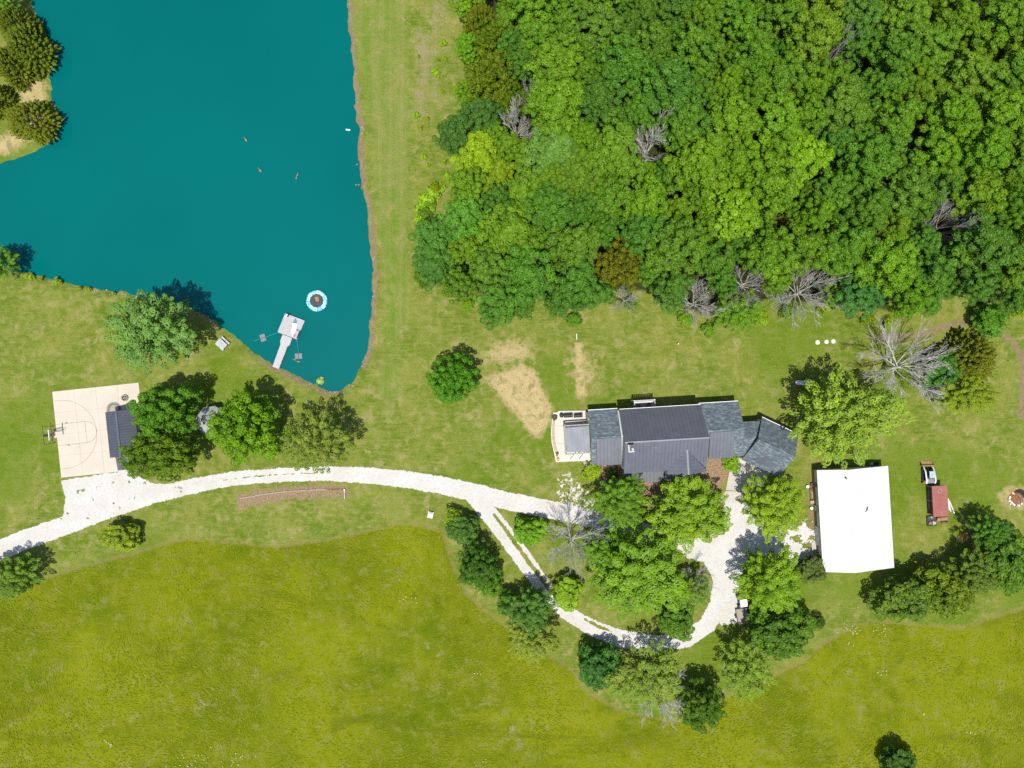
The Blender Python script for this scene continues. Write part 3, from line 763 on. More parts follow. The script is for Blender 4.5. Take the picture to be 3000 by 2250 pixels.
def make_house():
    h = thing('farmhouse', 'long grey farmhouse with charcoal metal and blue-grey shingle roofs', 'house', (27, -9, 0), TH)
    # walls
    def wl(m, mat=OFFW): return m.obj('wall', mat, h)
    wl(gable_walls(-8.3, 4.9, -5.1, 4.8, 5.35, -0.05, 9.9, 'u')).data
    wl(gable_walls(-1.0, 4.85, -5.75, -5.102, 6.6, 1.7, 8.7, 'v') if False else MB().prism([(-1.0, -5.75), (4.85, -5.75), (4.85, -5.11), (-1.0, -5.11)], 0, 6.4))
    wl(gable_walls(-13.3, -8.31, -3.8, 4.95, 2.9, 0.7, 5.5, 'u'))
    wl(gable_walls(4.91, 11.9, -3.8, 4.95, 3.15, 0.7, 5.95, 'u'))
    wl(gable_walls(11.91, 15.2, -3.5, 1.45, 2.85, -0.85, 4.7, 'u'))
    def roof(name, mat, polys, t=0.16):
        m = MB()
        for p in polys: m.slab(p, t)
        return m.obj(name, mat, h)
    NE_ = [(-8.6, 5.2, 5.4), (5.2, 5.2, 5.4), (5.2, -0.05, 10.2), (-8.6, -0.05, 10.2)]
    SE_ = [(-8.6, -0.055, 10.2), (5.2, -0.055, 10.2), (5.2, -5.5, 6.6), (-8.6, -5.5, 6.6)]
    r = roof('main_roof', SEAM, [NE_, SE_])
    panels(r, NE_, (1, 0, 0), 0.62, CHROOF); 
    zg = 8.95
    gW = [(1.7, -1.92, zg), (1.7, -6.05, zg), (-1.4, -6.05, 6.75), (-1.4, -5.2, 6.75)]
    gE = [(1.7, -1.92, zg), (1.7, -6.05, zg), (5.22, -6.05, 6.45), (5.22, -5.5, 6.45)]
    # south slope minus the part under the cross gable
    panels(r, [(-8.6, -0.055, 10.2), (1.7, -0.055, 10.2), (1.7, -1.92, 8.967), (-1.4, -5.2, 6.798), (-1.6, -5.5, 6.6), (-8.6, -5.5, 6.6)], (1, 0, 0), 0.62, CHROOF)
    panels(r, [(1.7, -0.055, 10.2), (5.2, -0.055, 10.2), (5.2, -5.4, 6.666), (1.7, -1.92, 8.967)], (1, 0, 0), 0.62, CHROOF)
    m = MB(); m.box((-1.7, -0.05, 10.25), (13.8, 0.26, 0.07)); m.obj('ridge_cap', CHROOF, r)
    r2 = roof('cross_gable_roof', SEAM, [gW, gE], 0.12)
    panels(r2, gW, (0, 1, 0), 0.6, CHROOF); panels(r2, gE, (0, 1, 0), 0.6, CHROOF)
    m = MB(); m.box((1.7, -3.98, zg + 0.05), (0.3, 4.1, 0.06)); m.obj('ridge_cap', CHROOF, r2)
    m = MB(); m.add([(-1.05, -5.95, 6.4), (4.85, -5.95, 6.4), (1.7, -5.95, 8.75), (-1.05, -5.76, 6.4), (4.85, -5.76, 6.4), (1.7, -5.76, 8.75)], [(0, 1, 2), (5, 4, 3), (0, 3, 4, 1), (1, 4, 5, 2), (2, 5, 3, 0)])
    m.obj('gable_wall', OFFW, h)
    # wings
    wN = [(-13.62, 5.28, 3.0), (-8.55, 5.28, 3.0), (-8.55, 0.7, 5.8), (-13.62, 0.7, 5.8)]
    wS = [(-13.62, 0.7, 5.8), (-8.55, 0.7, 5.8), (-8.55, -4.1, 3.0), (-13.62, -4.1, 3.0)]
    r = roof('west_wing_roof', SHING, [wN, wS])
    m = MB(); m.box((-11.1, 0.7, 5.82), (5.05, 0.3, 0.05)); m.obj('ridge_cap', SHING, r)
    def dormer(u0, u1, z1, z0, sgn):
        m = MB()
        m.add([(u0 + .08, 0.45, z1 - 0.5), (u1 - .08, 0.45, z1 - 0.5), (u1 - .08, -4.0, z0 - 0.15), (u0 + .08, -4.0, z0 - 0.15), (u0 + .08, 0.45, 2.6), (u1 - .08, 0.45, 2.6), (u1 - .08, -4.0, 2.6), (u0 + .08, -4.0, 2.6)],
              [(0, 1, 2, 3), (7, 6, 5, 4), (0, 4, 5, 1), (1, 5, 6, 2), (2, 6, 7, 3), (3, 7, 4, 0)])
        m.obj('dormer_wall', OFFW, h)
        q = [(u0, 0.52, z1), (u1, 0.52, z1), (u1, -4.2, z0), (u0, -4.2, z0)]
        rr = roof('dormer_roof', SEAM, [q], 0.12)
        panels(rr, q, (1, 0, 0), 0.6, CHROOF)
    dormer(-12.76, -8.5, 5.86, 4.0, 1)
    eN = [(5.25, 5.32, 3.3), (12.15, 5.32, 3.3), (12.15, 0.7, 6.3), (5.25, 0.7, 6.3)]
    eS = [(5.25, 0.7, 6.3), (12.15, 0.7, 6.3), (12.15, -4.1, 3.3), (5.25, -4.1, 3.3)]
    r = roof('east_wing_roof', SHING, [eN, eS])
    m = MB(); m.box((8.75, 0.7, 6.32), (6.7, 0.3, 0.05)); m.obj('ridge_cap', SHING, r)
    dormer(6.3, 10.45, 6.36, 4.2, 1)
    cN = [(12.16, 1.75, 3.0), (16.0, 1.75, 3.0), (15.2, -0.85, 5.0), (12.16, -0.85, 5.0)]
    cS = [(12.16, -0.855, 5.0), (15.2, -0.855, 5.0), (12.6, -4.0, 3.25), (12.16, -4.1, 3.2)]
    roof('breezeway_roof', SHING, [cN, cS], 0.14)
    # fascia and gutters
    m = MB(); m.box((-1.7, 5.26, 5.32), (13.8, 0.1, 0.18)); m.obj('gutter', WHITE, h)
    m = MB(); m.box((-11.1, 5.34, 2.92), (5.05, 0.1, 0.16)); m.obj('gutter', WHITE, h)
    m = MB(); m.box((8.7, 5.38, 3.22), (6.9, 0.1, 0.16)); m.obj('gutter', WHITE, h)
    # porch
    pq = [(-8.1, -5.55, 3.75), (4.5, -5.55, 3.75), (4.5, -7.75, 2.9), (-8.1, -7.75, 2.9)]
    rr = roof('porch_roof', SEAM, [pq], 0.12); panels(rr, pq, (1, 0, 0), 0.62, CHROOF)
    m = MB(); m.prism([(-8.1, -5.12), (4.5, -5.12), (4.5, -7.6), (-8.1, -7.6)], 0.0, 0.25); m.obj('porch_floor', WOODG, h)
    for u in (-7.9, -4.9, -1.8, 1.3, 4.3):
        m = MB(); m.box((u, -7.45, 1.5), (0.18, 0.18, 2.6)); m.obj('porch_post', WHITE, h)
    # chimney
    m = MB(); m.box((-7.77, -0.96, 10.2), (0.95, 1.2, 2.2)); ch = m.obj('chimney', OFFW, h)
    m = MB(); m.box((-7.7, -0.9, 11.33), (0.8, 1.05, 0.08)); m.obj('chimney_cap', DARKM, ch)
    m = MB(); m.box((-7.6, -1.1, 11.46), (0.34, 0.42, 0.2)); m.obj('flue', LGREY, ch)
    # vent pipe on west wing
    m = MB(); m.lathe((-11.7, 3.9, 3.7), [(0.06, 0), (0.06, 0.4)], 8); m.obj('vent_pipe', RUST, h)
    # rear deck
    m = MB()
    for i in range(11): m.box((-5.55 + 0.32 * i + 0.05, 5.5, 2.6), (0.28, 2.0, 0.06))
    m.obj('deck_floor', WOODG, h)
    m = MB(); m.box((-3.93, 6.05, 2.66), (3.1, 0.34, 0.05)); m.obj('deck_runner', CREAM, h)
    for u in (-5.68, -2.18):
        m = MB(); m.box((u, 6.46, 1.85), (0.16, 0.16, 3.7)); m.obj('deck_post', WHITE, h)
        m = MB(); m.box((u, 5.6, 3.6), (0.12, 1.6, 0.08)); m.obj('deck_rail', LGREY, h)
    m = MB(); m.box((-3.93, 6.46, 3.62), (3.34, 0.12, 0.08)); m.obj('deck_rail', LGREY, h)
    m = MB(); m.box((-3.93, 6.47, 2.95), (3.34, 0.06, 0.08))
    for i in range(12): m.box((-5.5 + 0.286 * i, 6.46, 3.2), (0.05, 0.05, 0.78))
    m.obj('deck_balusters', GREYP, h, kind='stuff')
    # windows and doors
    for u in (-6.5, 0.2, 3.2):
        for z in (1.6, 4.2): window(h, (u, 4.83, z), 1.1, 1.2, (0, 1))
    for u in (-6.2, -3.2, 2.6): window(h, (u, -5.14 if u < -1.1 else -5.78, 1.6), 1.1, 1.3, (0, -1))
    for u in (-12.2, -9.9): window(h, (u, 4.98, 1.6), 1.0, 1.2, (0, 1))
    for u in (6.5, 9.5): window(h, (u, 4.98, 1.7), 1.1, 1.2, (0, 1))
    for u in (-11.7, -9.6): window(h, (u, -4.03, 3.2), 0.9, 0.7, (0, -1))
    for u in (7.4, 9.3): window(h, (u, -4.03, 3.3), 0.9, 0.7, (0, -1))
    window(h, (-8.33, 0.0, 7.6), 0.9, 1.1, (-1, 0))
    m = MB(); m.box((-0.4, -5.14, 1.2), (1.0, 0.08, 2.1)); d = m.obj('door', REDP, h)
    m = MB(); m.box((-0.05, -5.2, 1.15), (0.05, 0.06, 0.14)); m.obj('handle', ALUM, d)
    # garage, swung round at the east end
    a = R(-25.39); o = Vector((44, -11, 0))
    inv = Matrix.Rotation(-TH, 4, 'Z') @ Matrix.Translation((-27, 9, 0)) @ Matrix.Translation(o) @ Matrix.Rotation(a, 4, 'Z')
    def gx(mb): mb.v = [tuple(inv @ Vector(v)) for v in mb.v]; return mb
    def g3(l): return [tuple(inv @ Vector(v)) for v in l]
    gx(gable_walls(-2.85, 3.45, -3.4, 4.0, 2.75, 0.32, 5.95, 'u')).obj('garage_wall', OFFW, h)
    gN = [(-3.15, 4.36, 2.9), (3.77, 4.36, 2.9), (3.77, 0.32, 6.4), (-3.15, 0.32, 6.4)]
    gS = [(-3.15, 0.315, 6.4), (3.77, 0.315, 6.4), (3.77, -3.75, 2.9), (-3.15, -3.75, 2.9)]
    m = MB(); m.slab(gN, 0.16); m.slab(gS, 0.16)
    ro = m.obj('garage_roof', SHING, h); ro.matrix_local = inv
    m = MB(); m.box((0.31, 0.32, 6.42), (6.9, 0.3, 0.05)); ro2 = m.obj('ridge_cap', SHING, ro)
    m = MB(); m.box((0.31, 4.42, 2.82), (6.9, 0.1, 0.16)); m.obj('gutter', WHITE, ro)
    dl = [(0.15, -1.35, 5.0), (0.15, -3.05, 5.0), (-1.85, -3.05, 3.7), (-1.85, -2.95, 3.62)]
    drr = [(0.15, -1.35, 5.0), (0.15, -3.05, 5.0), (2.15, -3.05, 3.7), (2.15, -2.95, 3.62)]
    m = MB(); m.slab(dl, 0.08); m.slab(drr, 0.08); dg = m.obj('gable_dormer', SEAM, ro)
    m = MB(); m.slab([(p[0], p[1], p[2] + 0.05) for p in dl], 0.03); m.obj('dormer_panel', CHROOF, dg)
    m = MB(); m.slab([(p[0], p[1], p[2] + 0.05) for p in drr], 0.03); m.obj('dormer_panel', CHROOF, dg)
    m = MB(); m.add([(-1.7, -2.98, 3.66), (2.0, -2.98, 3.66), (0.15, -2.98, 4.9), (-1.7, -2.9, 3.66), (2.0, -2.9, 3.66), (0.15, -2.9, 4.9)], [(0, 1, 2), (5, 4, 3), (0, 3, 4, 1), (1, 4, 5, 2), (2, 5, 3, 0)]); m.obj('dormer_face', OFFW, dg)
    for u in (-1.4, 1.9):
        m = MB(); m.box((u, -3.43, 1.15), (2.6, 0.08, 2.2)); d = gx(m).obj('garage_door', WHITE, h)
        for z in (0.35, 0.9, 1.45, 2.0):
            m = MB(); m.box((u, -3.49, z), (2.5, 0.04, 0.48)); gx(m).obj('door_panel', OFFW, d)
    return h
house = make_house()

def make_canopy():
    o = thing('patio_canopy', 'flat pale grey canopy roof over the patio beside the west wing', 'canopy', (27, -9, 0), TH)
    m = MB(); m.slab([(-17.75, 2.55, 2.95), (-13.65, 2.62, 3.0), (-13.65, -1.85, 3.0), (-17.75, -1.68, 2.95)], 0.05); r = m.obj('canopy_roof', SEAM, o)
    panels(r, [(-17.75, 2.55, 2.95), (-13.65, 2.62, 3.0), (-13.65, -1.85, 3.0), (-17.75, -1.68, 2.95)], (1, 0, 0), 1.02, AWN, 0.015, 0.03, 'canopy_panel')
    for c, d in [((-17.93, 0.45, 2.82), (0.22, 4.9, 0.2)), ((-15.7, 2.86, 2.82), (4.3, 0.22, 0.2)), ((-15.7, -2.02, 2.82), (4.3, 0.22, 0.2))]:
        m = MB(); m.box(c, d); m.obj('beam', WOODG, o)
    for u, v in ((-17.8, 2.7), (-17.8, -1.85), (-13.85, 2.7), (-13.85, -1.85)):
        m = MB(); m.box((u, v, 1.41), (0.2, 0.2, 2.6)); m.obj('post', WOODG, o)
    return o
make_canopy()

def make_barn():
    b = thing('pole_barn', 'big pole barn with a bright white metal roof', 'barn', (58, -24, 0), TH)
    gable_walls(-4.75, 7.0, -7.8, 9.25, 2.9, -0.3, 4.7, 'v').obj('wall', OFFW, b)
    W_ = [(-5.0, 9.5, 3.0), (-5.0, -8.05, 3.0), (-0.3, -8.05, 4.9), (-0.3, 9.5, 4.9)]
    E_ = [(7.25, 9.5, 3.0), (7.25, -8.05, 3.0), (-0.295, -8.05, 4.9), (-0.295, 9.5, 4.9)]
    m = MB(); m.slab(W_, 0.12); m.slab(E_, 0.12); r = m.obj('roof', WSEAM, b)
    panels(r, W_, (0, 1, 0), 0.92, WROOF, 0.02, 0.03, rib=0.03); panels(r, E_, (0, 1, 0), 0.92, WROOF, 0.02, 0.03, rib=0.03)
    m = MB(); m.box((-0.3, 0.72, 4.96), (0.36, 17.5, 0.05)); m.obj('ridge_cap', WROOF, r)
    m = MB(); m.lathe((-0.9, 8.1, 4.7), [(0.1, 0), (0.1, 0.35), (0.16, 0.36), (0.16, 0.42)], 10); m.obj('roof_vent', DARKM, r)
    m = MB(); m.tube([(2.75, 2.9, 4.16), (2.72, 2.5, 4.18), (2.5, 2.2, 4.22), (2.3, 2.05, 4.26)], [0.16, 0.14, 0.1, 0.05], 6); m.obj('flapping_flashing', DARKM, r)
    m = MB(); m.box((-4.8, 0.72, 0.45), (0.1, 17.0, 0.9)); m.obj('wainscot', WOODB, b)
    for v in (-6.4, 2.6):
        m = MB(); m.box((-4.83, v, 1.2), (0.1, 1.0, 2.1)); d = m.obj('door', GREYP, b)
        m = MB(); m.box((-4.9, v + 0.35, 1.1), (0.05, 0.05, 0.14)); m.obj('handle', ALUM, d)
    for v0 in (-2.2,):
        m = MB(); m.box((-4.84, v0, 1.35), (0.1, 3.4, 2.6)); d = m.obj('sliding_door', OFFW, b)
        for i in range(4):
            m = MB(); m.box((-4.91, v0 - 1.26 + i * 0.84, 1.35), (0.04, 0.78, 2.5)); m.obj('door_panel', LGREY, d)
    window(b, (-4.77, 6.8, 1.7), 0.9, 0.8, (-1, 0))
    return b
make_barn()

def make_pavilion():
    b = thing('court_pavilion', 'open shelter with slate-blue metal roof at the basketball court', 'pavilion', (-67, -9, 0), R(6))
    W_ = [(-2.45, 4.44, 3.1), (-2.45, -3.45, 3.1), (0.05, -3.45, 4.5), (0.05, 4.44, 4.5)]
    E_ = [(2.6, 4.44, 3.1), (2.6, -3.45, 3.1), (0.055, -3.45, 4.5), (0.055, 4.44, 4.5)]
    m = MB(); m.slab(W_, 0.1); m.slab(E_, 0.1); r = m.obj('roof', SEAM, b)
    panels(r, W_, (0, 1, 0), 0.46, NAVY, 0.035, 0.03); panels(r, E_, (0, 1, 0), 0.46, NAVY, 0.035, 0.03)
    m = MB(); m.box((0.05, 0.5, 4.55), (0.34, 7.9, 0.05)); m.obj('ridge_cap', NAVY, r)
    L_ = [(-1.75, -3.4, 2.75), (2.3, -3.4, 2.75), (2.3, -5.8, 2.35), (-1.75, -5.8, 2.35)]
    m = MB(); m.slab(L_, 0.1); r2 = m.obj('lower_roof', SEAM, b)
    panels(r2, L_, (1, 0, 0), 0.46, NAVY, 0.035, 0.03)
    for u in (-2.1, 2.3):
        for v in (4.1, 0.5, -3.1):
            m = MB(); m.box((u, v, 1.53), (0.18, 0.18, 2.9)); m.obj('post', WOODB, b)
    for u in (-1.55, 2.1):
        m = MB(); m.box((u, -5.6, 1.2), (0.16, 0.16, 2.25)); m.obj('post', WOODB, b)
    for u in (-2.2, 2.4):
        m = MB(); m.box((u, 0.5, 2.93), (0.12, 7.7, 0.2)); m.obj('beam', WOODB, b)
    for v in (4.3, -3.3):
        m = MB(); m.add([(-2.3, v, 3.0), (2.45, v, 3.0), (0.05, v, 4.36), (-2.3, v + .08, 3.0), (2.45, v + .08, 3.0), (0.05, v + .08, 4.36)], [(0, 1, 2), (5, 4, 3), (0, 3, 4, 1), (1, 4, 5, 2), (2, 5, 3, 0)]); m.obj('gable', GREYP, b)
    return b
make_pavilion()

def make_gazebo():
    c = S(617.1, 1233.5, 2.8)
    g = thing('gazebo', 'octagonal gazebo with light grey shingle roof half under a tree', 'gazebo', (c.x, c.y, 0), R(8))
    def octo(r, z): return [(r * math.cos(PI / 8 + i * PI / 4), r * math.sin(PI / 8 + i * PI / 4), z) for i in range(8)]
    lo = octo(2.68, 2.55); hi = octo(0.75, 3.75)
    for i in range(8):
        m = MB(); m.slab([lo[i], lo[(i + 1) % 8], hi[(i + 1) % 8], hi[i]], 0.08); m.obj('roof_facet', SHINGG, g)
        m = MB(); m.tube([tuple(Vector(lo[i]) + Vector((0, 0, 0.02))), tuple(Vector(hi[i]) + Vector((0, 0, 0.02)))], 0.05, 5); m.obj('hip_cap', SHINGG, g)
    lo2 = octo(1.0, 3.95)
    m = MB(); m.add(lo2 + [(0, 0, 4.65)] , [(i, (i + 1) % 8, 8) for i in range(8)] + [tuple(range(7, -1, -1))]); m.obj('cupola_roof', SHINGG, g)
    m = MB(); m.prism([p[:2] for p in octo(0.7, 0)], 3.7, 3.96); m.obj('cupola', WHITE, g)
    m = MB(); m.lathe((0, 0, 4.6), [(0.08, 0), (0.05, 0.15), (0.12, 0.25), (0.02, 0.5)], 8); m.obj('finial', WHITE, g)
    for p in octo(2.3, 0):
        m = MB(); m.box((p[0], p[1], 1.3), (0.13, 0.13, 2.5)); m.obj('post', WHITE, g)
    m = MB(); m.prism([p[:2] for p in octo(2.45, 0)], 0, 0.2); m.obj('floor', WOODG, g)
    pp = octo(2.3, 0)
    for i in range(7):
        a, b = Vector(pp[i]), Vector(pp[(i + 1) % 8]); mid = (a + b) / 2
        m = MB(); m.box((mid.x, mid.y, 0.95), ((b - a).length - 0.16, 0.07, 0.09), math.atan2((b - a).y, (b - a).x)); m.obj('rail', WHITE, g)
    return g
make_gazebo()

def make_red_shelter():
    c = S(2754.7, 1468.4, 2.5)
    g = thing('lumber_shelter', 'open lumber shelter with faded red corrugated roof', 'shelter', (c.x, c.y, 0), R(3.2))
    wx, wy = 2.56, 5.32
    n = 24 * 4; vs = []; fs = []
    for i in range(n + 1):
        v = -wy / 2 + wy * i / n; z = 0.035 * math.sin(i * PI / 2 + 0.4)
        vs += [(-wx / 2, v, 2.42 + z), (wx / 2, v, 2.58 + z), (-wx / 2, v, 2.40 + z), (wx / 2, v, 2.56 + z)]
    for i in range(n):
        o = i * 4
        fs += [(o, o + 1, o + 5, o + 4), (o + 2, o + 6, o + 7, o + 3), (o, o + 4, o + 6, o + 2), (o + 1, o + 3, o + 7, o + 5)]
    m = MB(); m.add(vs, fs); m.obj('corrugated_roof', REDROOF, g)
    for u in (-1.1, 1.1):
        for v in (-2.45, 0, 2.45):
            m = MB(); m.box((u, v, 1.2), (0.12, 0.12, 2.36 + u * 0.07)); m.obj('post', WOODG, g)
        m = MB(); m.box((u, 0, 2.33 + u * 0.06), (0.1, 5.1, 0.12)); m.obj('beam', WOODG, g)
    m = MB(); m.box((1.18, 0, 1.2), (0.05, 5.0, 2.2)); m.obj('back_wall', RUST, g)
    rng = random.Random(4)
    for lv in range(5):
        m = MB(); m.box((0, 0, 0.32 + lv * 0.42), (2.2, 4.9, 0.05)); m.obj('shelf', WOODB, g)
    for lv in range(4):
        z = 0.38 + lv * 0.42; u = -1.0
        while u < 0.9:
            wd = rng.uniform(0.08, 0.2); ln = rng.uniform(3.0, 4.8)
            m = MB(); m.box((u, rng.uniform(-0.2, 0.2), z + 0.03), (wd, ln, 0.06)); m.obj('board', rng.choice([WOODT, WOODG, WOODB, LGREY, DARKM]), g)
            u += wd + rng.uniform(0.03, 0.22)
    return g
make_red_shelter()

# ================================================================== VEGETATION
def leaf_mesh(name, P, Nn, L, Wd, tint, seed, along=None):
    """P (n,3) leaf centres, Nn normals, L/Wd size arrays; diamond leaves"""
    rng = np.random.default_rng(seed); n = len(P)
    Nn = Nn / np.linalg.norm(Nn, axis=1, keepdims=True)
    t = rng.normal(size=(n, 3)) if along is None else along + rng.normal(size=(n, 3)) * 0.25
    t -= Nn * (t * Nn).sum(1, keepdims=True); t /= np.linalg.norm(t, axis=1, keepdims=True) + 1e-9
    b = np.cross(Nn, t)
    L = L[:, None]; Wd = Wd[:, None]
    fold = Nn * (Wd * rng.uniform(0.05, 0.3, (n, 1)))
    V = np.stack([P - t * L / 2, P + b * Wd / 2 + fold, P + t * L / 2, P - b * Wd / 2 + fold], 1).reshape(-1, 3)
    F = np.arange(4 * n)
    me = bpy.data.meshes.new(name)
    me.vertices.add(4 * n); me.vertices.foreach_set('co', V.astype(np.float32).ravel())
    me.loops.add(4 * n); me.loops.foreach_set('vertex_index', F)
    me.polygons.add(n); me.polygons.foreach_set('loop_start', np.arange(0, 4 * n, 4)); me.polygons.foreach_set('loop_total', np.full(n, 4))
    a = me.attributes.new('tint', 'FLOAT', 'FACE'); a.data.foreach_set('value', np.clip(tint, 0, 1).astype(np.float32))
    me.update(); me.materials.append(LEAF)
    return me
def crown(name, Rr, Hc, z0, npf, pr, lpp, leaf, seed, style='puff', lump=0.16):
    rng = np.random.default_rng(seed)
    ph = rng.uniform(0, 2 * PI, 5)
    cz = z0 + Hc * 0.42
    # puff centres by best-candidate spacing over the upper envelope and some inside
    def envelope(kc, rr, pr_):
        th = rng.uniform(0, 2 * PI, kc)
        lob = 1 + lump * 0.7 * np.sin(2 * th + ph[0]) + lump * np.sin(3 * th + ph[1]) + lump * 0.8 * np.sin(5 * th + ph[2]) + lump * 0.5 * np.sin(7 * th + ph[3])
        k = rng.uniform(0.74, 1.02, kc)
        if style == 'cone':
            zz = rng.uniform(0, 1, kc) ** 1.35; s2 = ((1 - zz ** 1.8) * 0.92 + 0.08) * k * lob * rr
            return np.stack([np.cos(th) * s2, np.sin(th) * s2, z0 + zz * Hc], 1)
        u = rng.uniform(-0.3, 1.0, kc); s_ = np.sqrt(np.maximum(0, 1 - u * u))
        zc = np.where(u > 0, Hc * 0.58, Hc * 0.42) - pr_ * 0.5
        return np.stack([np.cos(th) * s_ * rr * lob * k, np.sin(th) * s_ * rr * lob * k, cz + u * k * zc + rng.normal(size=kc) * pr_ * 0.6], 1)
    def spaced(n_, gen):
        out_ = np.zeros((0, 3))
        for _i in range(n_):
            cand = gen()
            if len(out_):
                dm_ = (((cand[:, None, :] - out_[None]) * np.array([1, 1, 0.55])) ** 2).sum(2).min(1)
                best = cand[int(dm_.argmax())]
            else: best = cand[0]
            out_ = np.vstack([out_, best])
        return out_
    LT = None
    if style == 'cone' or npf < 30:
        C_ = spaced(npf, lambda: envelope(14, max(Rr - pr * 0.75, 0.3 * Rr), pr))
    else:                             # big lobes first, leaf clumps over each lobe
        per = 7; nl_ = max(6, npf // per); Lr = Rr * 0.36 if nl_ < 16 else Rr * 0.31
        lobes = spaced(nl_, lambda: envelope(16, max(Rr - Lr - pr * 0.3, 0.3 * Rr), Lr * 0.7))
        C_ = []; LT = []
        for lc in lobes:
            lr = Lr * rng.uniform(0.75, 1.2); lt = rng.normal() * 0.07
            def g_():
                d_ = rng.normal(size=(12, 3)); d_ /= np.linalg.norm(d_, axis=1, keepdims=True); d_[:, 2] = np.where(d_[:, 2] < -0.1, -d_[:, 2], d_[:, 2])
                return lc + d_ * lr * np.array([1, 1, 0.8])
            q_ = spaced(per, g_); C_.append(q_); LT += [lt] * per
        C_ = np.concatenate(C_)
    P = []; Nn = []; T = []; Al = []
    for ci, c in enumerate(C_):
        r = pr * rng.uniform(0.7, 1.25); n = int(lpp * (r / pr) ** 2)
        d = rng.normal(size=(n, 3)); d /= np.linalg.norm(d, axis=1, keepdims=True)
        d[:, 2] = np.where(d[:, 2] < -0.15, -d[:, 2], d[:, 2])
        out = c - np.array([0, 0, cz - Hc * 0.1]); out = out / (np.linalg.norm(out) + 1e-6)
        if style == 'spray':
            axis = out * 1.0 + np.array([0, 0, -0.15]); axis /= np.linalg.norm(axis)
            tpos = rng.uniform(-0.7, 1.0, (n, 1))
            p = c + axis * tpos * r * 0.95 + d * r * 0.62 * (1.25 - 0.75 * np.clip(tpos, 0, 1.0))
            nn = np.array([0, 0, 0.9]) + d * 0.75 + out * 0.25
            al = np.repeat(axis[None], n, 0)
        elif style == 'cone':
            axis = out * 0.8 + np.array([0, 0, 0.6]); axis /= np.linalg.norm(axis)
            tpos = rng.uniform(-0.7, 1.0, (n, 1))
            p = c + axis * tpos * r * 1.1 + d * r * 0.5 * (1.1 - np.clip(tpos, 0, 1))
            nn = d * 0.9 + np.array([0, 0, 0.6]); al = np.repeat(axis[None], n, 0)
        else:
            rad = rng.uniform(0.55, 1.0, (n, 1)) ** 0.6
            p = c + d * rad * r * np.array([1, 1, 0.75])
            nn = d * 0.9 + np.array([0, 0, 0.35]) + rng.normal(size=(n, 3)) * 0.32; al = rng.normal(size=(n, 3))
        hrel = np.clip((p[:, 2] - z0) / Hc, 0, 1)
        P.append(p); Nn.append(nn); Al.append(al)
        T.append(np.clip(0.5 + (LT[ci] if LT else 0.0) + rng.normal() * 0.08 + rng.normal(size=n) * 0.17, 0, 1))
    P = np.concatenate(P); Nn = np.concatenate(Nn); T = np.concatenate(T); Al = np.concatenate(Al)
    n = len(P)
    L = leaf * rng.uniform(0.75, 1.3, n); Wd = L * (rng.uniform(0.6, 0.85, n) if style == 'puff' else rng.uniform(0.4, 0.6, n))
    return leaf_mesh(name, P, Nn, L, Wd, T, seed + 1, Al if style != 'puff' else None)
def trunk_mesh(name, H, z0, Rr, seed, limbs=6):
    rng = random.Random(seed); m = MB(); r0 = 0.022 * H + 0.03
    top = z0 + (H - z0) * 0.5
    pts = [(0, 0, -0.1)]; rad = [r0 * 1.35]
    for i in range(1, 6):
        t = i / 5; pts.append((rng.uniform(-.12, .12) * t * 2, rng.uniform(-.12, .12) * t * 2, top * t)); rad.append(r0 * (1 - 0.7 * t))
    m.tube(pts, rad, 7)
    for i in range(limbs):
        a = 2 * PI * i / limbs + rng.uniform(-.4, .4); zb = z0 * 0.8 + (top - z0 * 0.8) * rng.uniform(0.0, 0.9); L_ = Rr * rng.uniform(0.55, 0.8)
        b = Vector((0, 0, zb)); e = Vector((math.cos(a) * L_, math.sin(a) * L_, zb + L_ * rng.uniform(0.35, 0.9)))
        mid = b.lerp(e, 0.5) + Vector((rng.uniform(-.2, .2), rng.uniform(-.2, .2), 0.25))
        m.tube([b, mid, e], [r0 * 0.42, r0 * 0.28, r0 * 0.1], 5)
    return m.mesh(name, BARK, True)
PROTO = {}
def proto(key, Rr, H, z0, npf, pr, lpp, leaf, seed, style='puff', lump=0.16):
    PROTO[key] = (crown('crown', Rr, H - z0, z0, npf, pr, lpp, leaf, seed, style, lump), trunk_mesh('trunk', H, z0, Rr, seed), Rr, H)
for i in range(5): proto('oak%d' % i, 4.3, 15.0, 7.5, 98, 0.72, 150, 0.25, 100 + i * 7, 'puff', 0.13)
for i in range(2): proto('round%d' % i, 4.6, 8.5, 1.0, 175, 0.60, 95, 0.25, 200 + i * 7, 'puff', 0.05)
for i in range(3): proto('maple%d' % i, 5.5, 11.0, 2.4, 182, 0.80, 110, 0.27, 300 + i * 7, 'spray', 0.15)
for i in range(2): proto('loose%d' % i, 5.5, 11.0, 2.5, 150, 0.70, 72, 0.27, 400 + i * 7, 'spray', 0.15)
for i in range(2): proto('cedar%d' % i, 4.0, 8.0, 0.5, 300, 0.52, 60, 0.26, 500 + i * 7, 'cone', 0.10)
for i in range(2): proto('bush%d' % i, 1.6, 2.4, 0.2, 38, 0.42, 60, 0.2, 600 + i * 7, 'puff', 0.12)
proto('weed', 0.6, 0.8, 0.05, 12, 0.25, 34, 0.18, 650, 'puff', 0.2)
proto('flame', 3.0, 6.5, 0.4, 125, 0.5, 78, 0.25, 700, 'puff', 0.12)
proto('flame2', 3.0, 6.0, 0.4, 110, 0.6, 90, 0.26, 720, 'spray', 0.14)

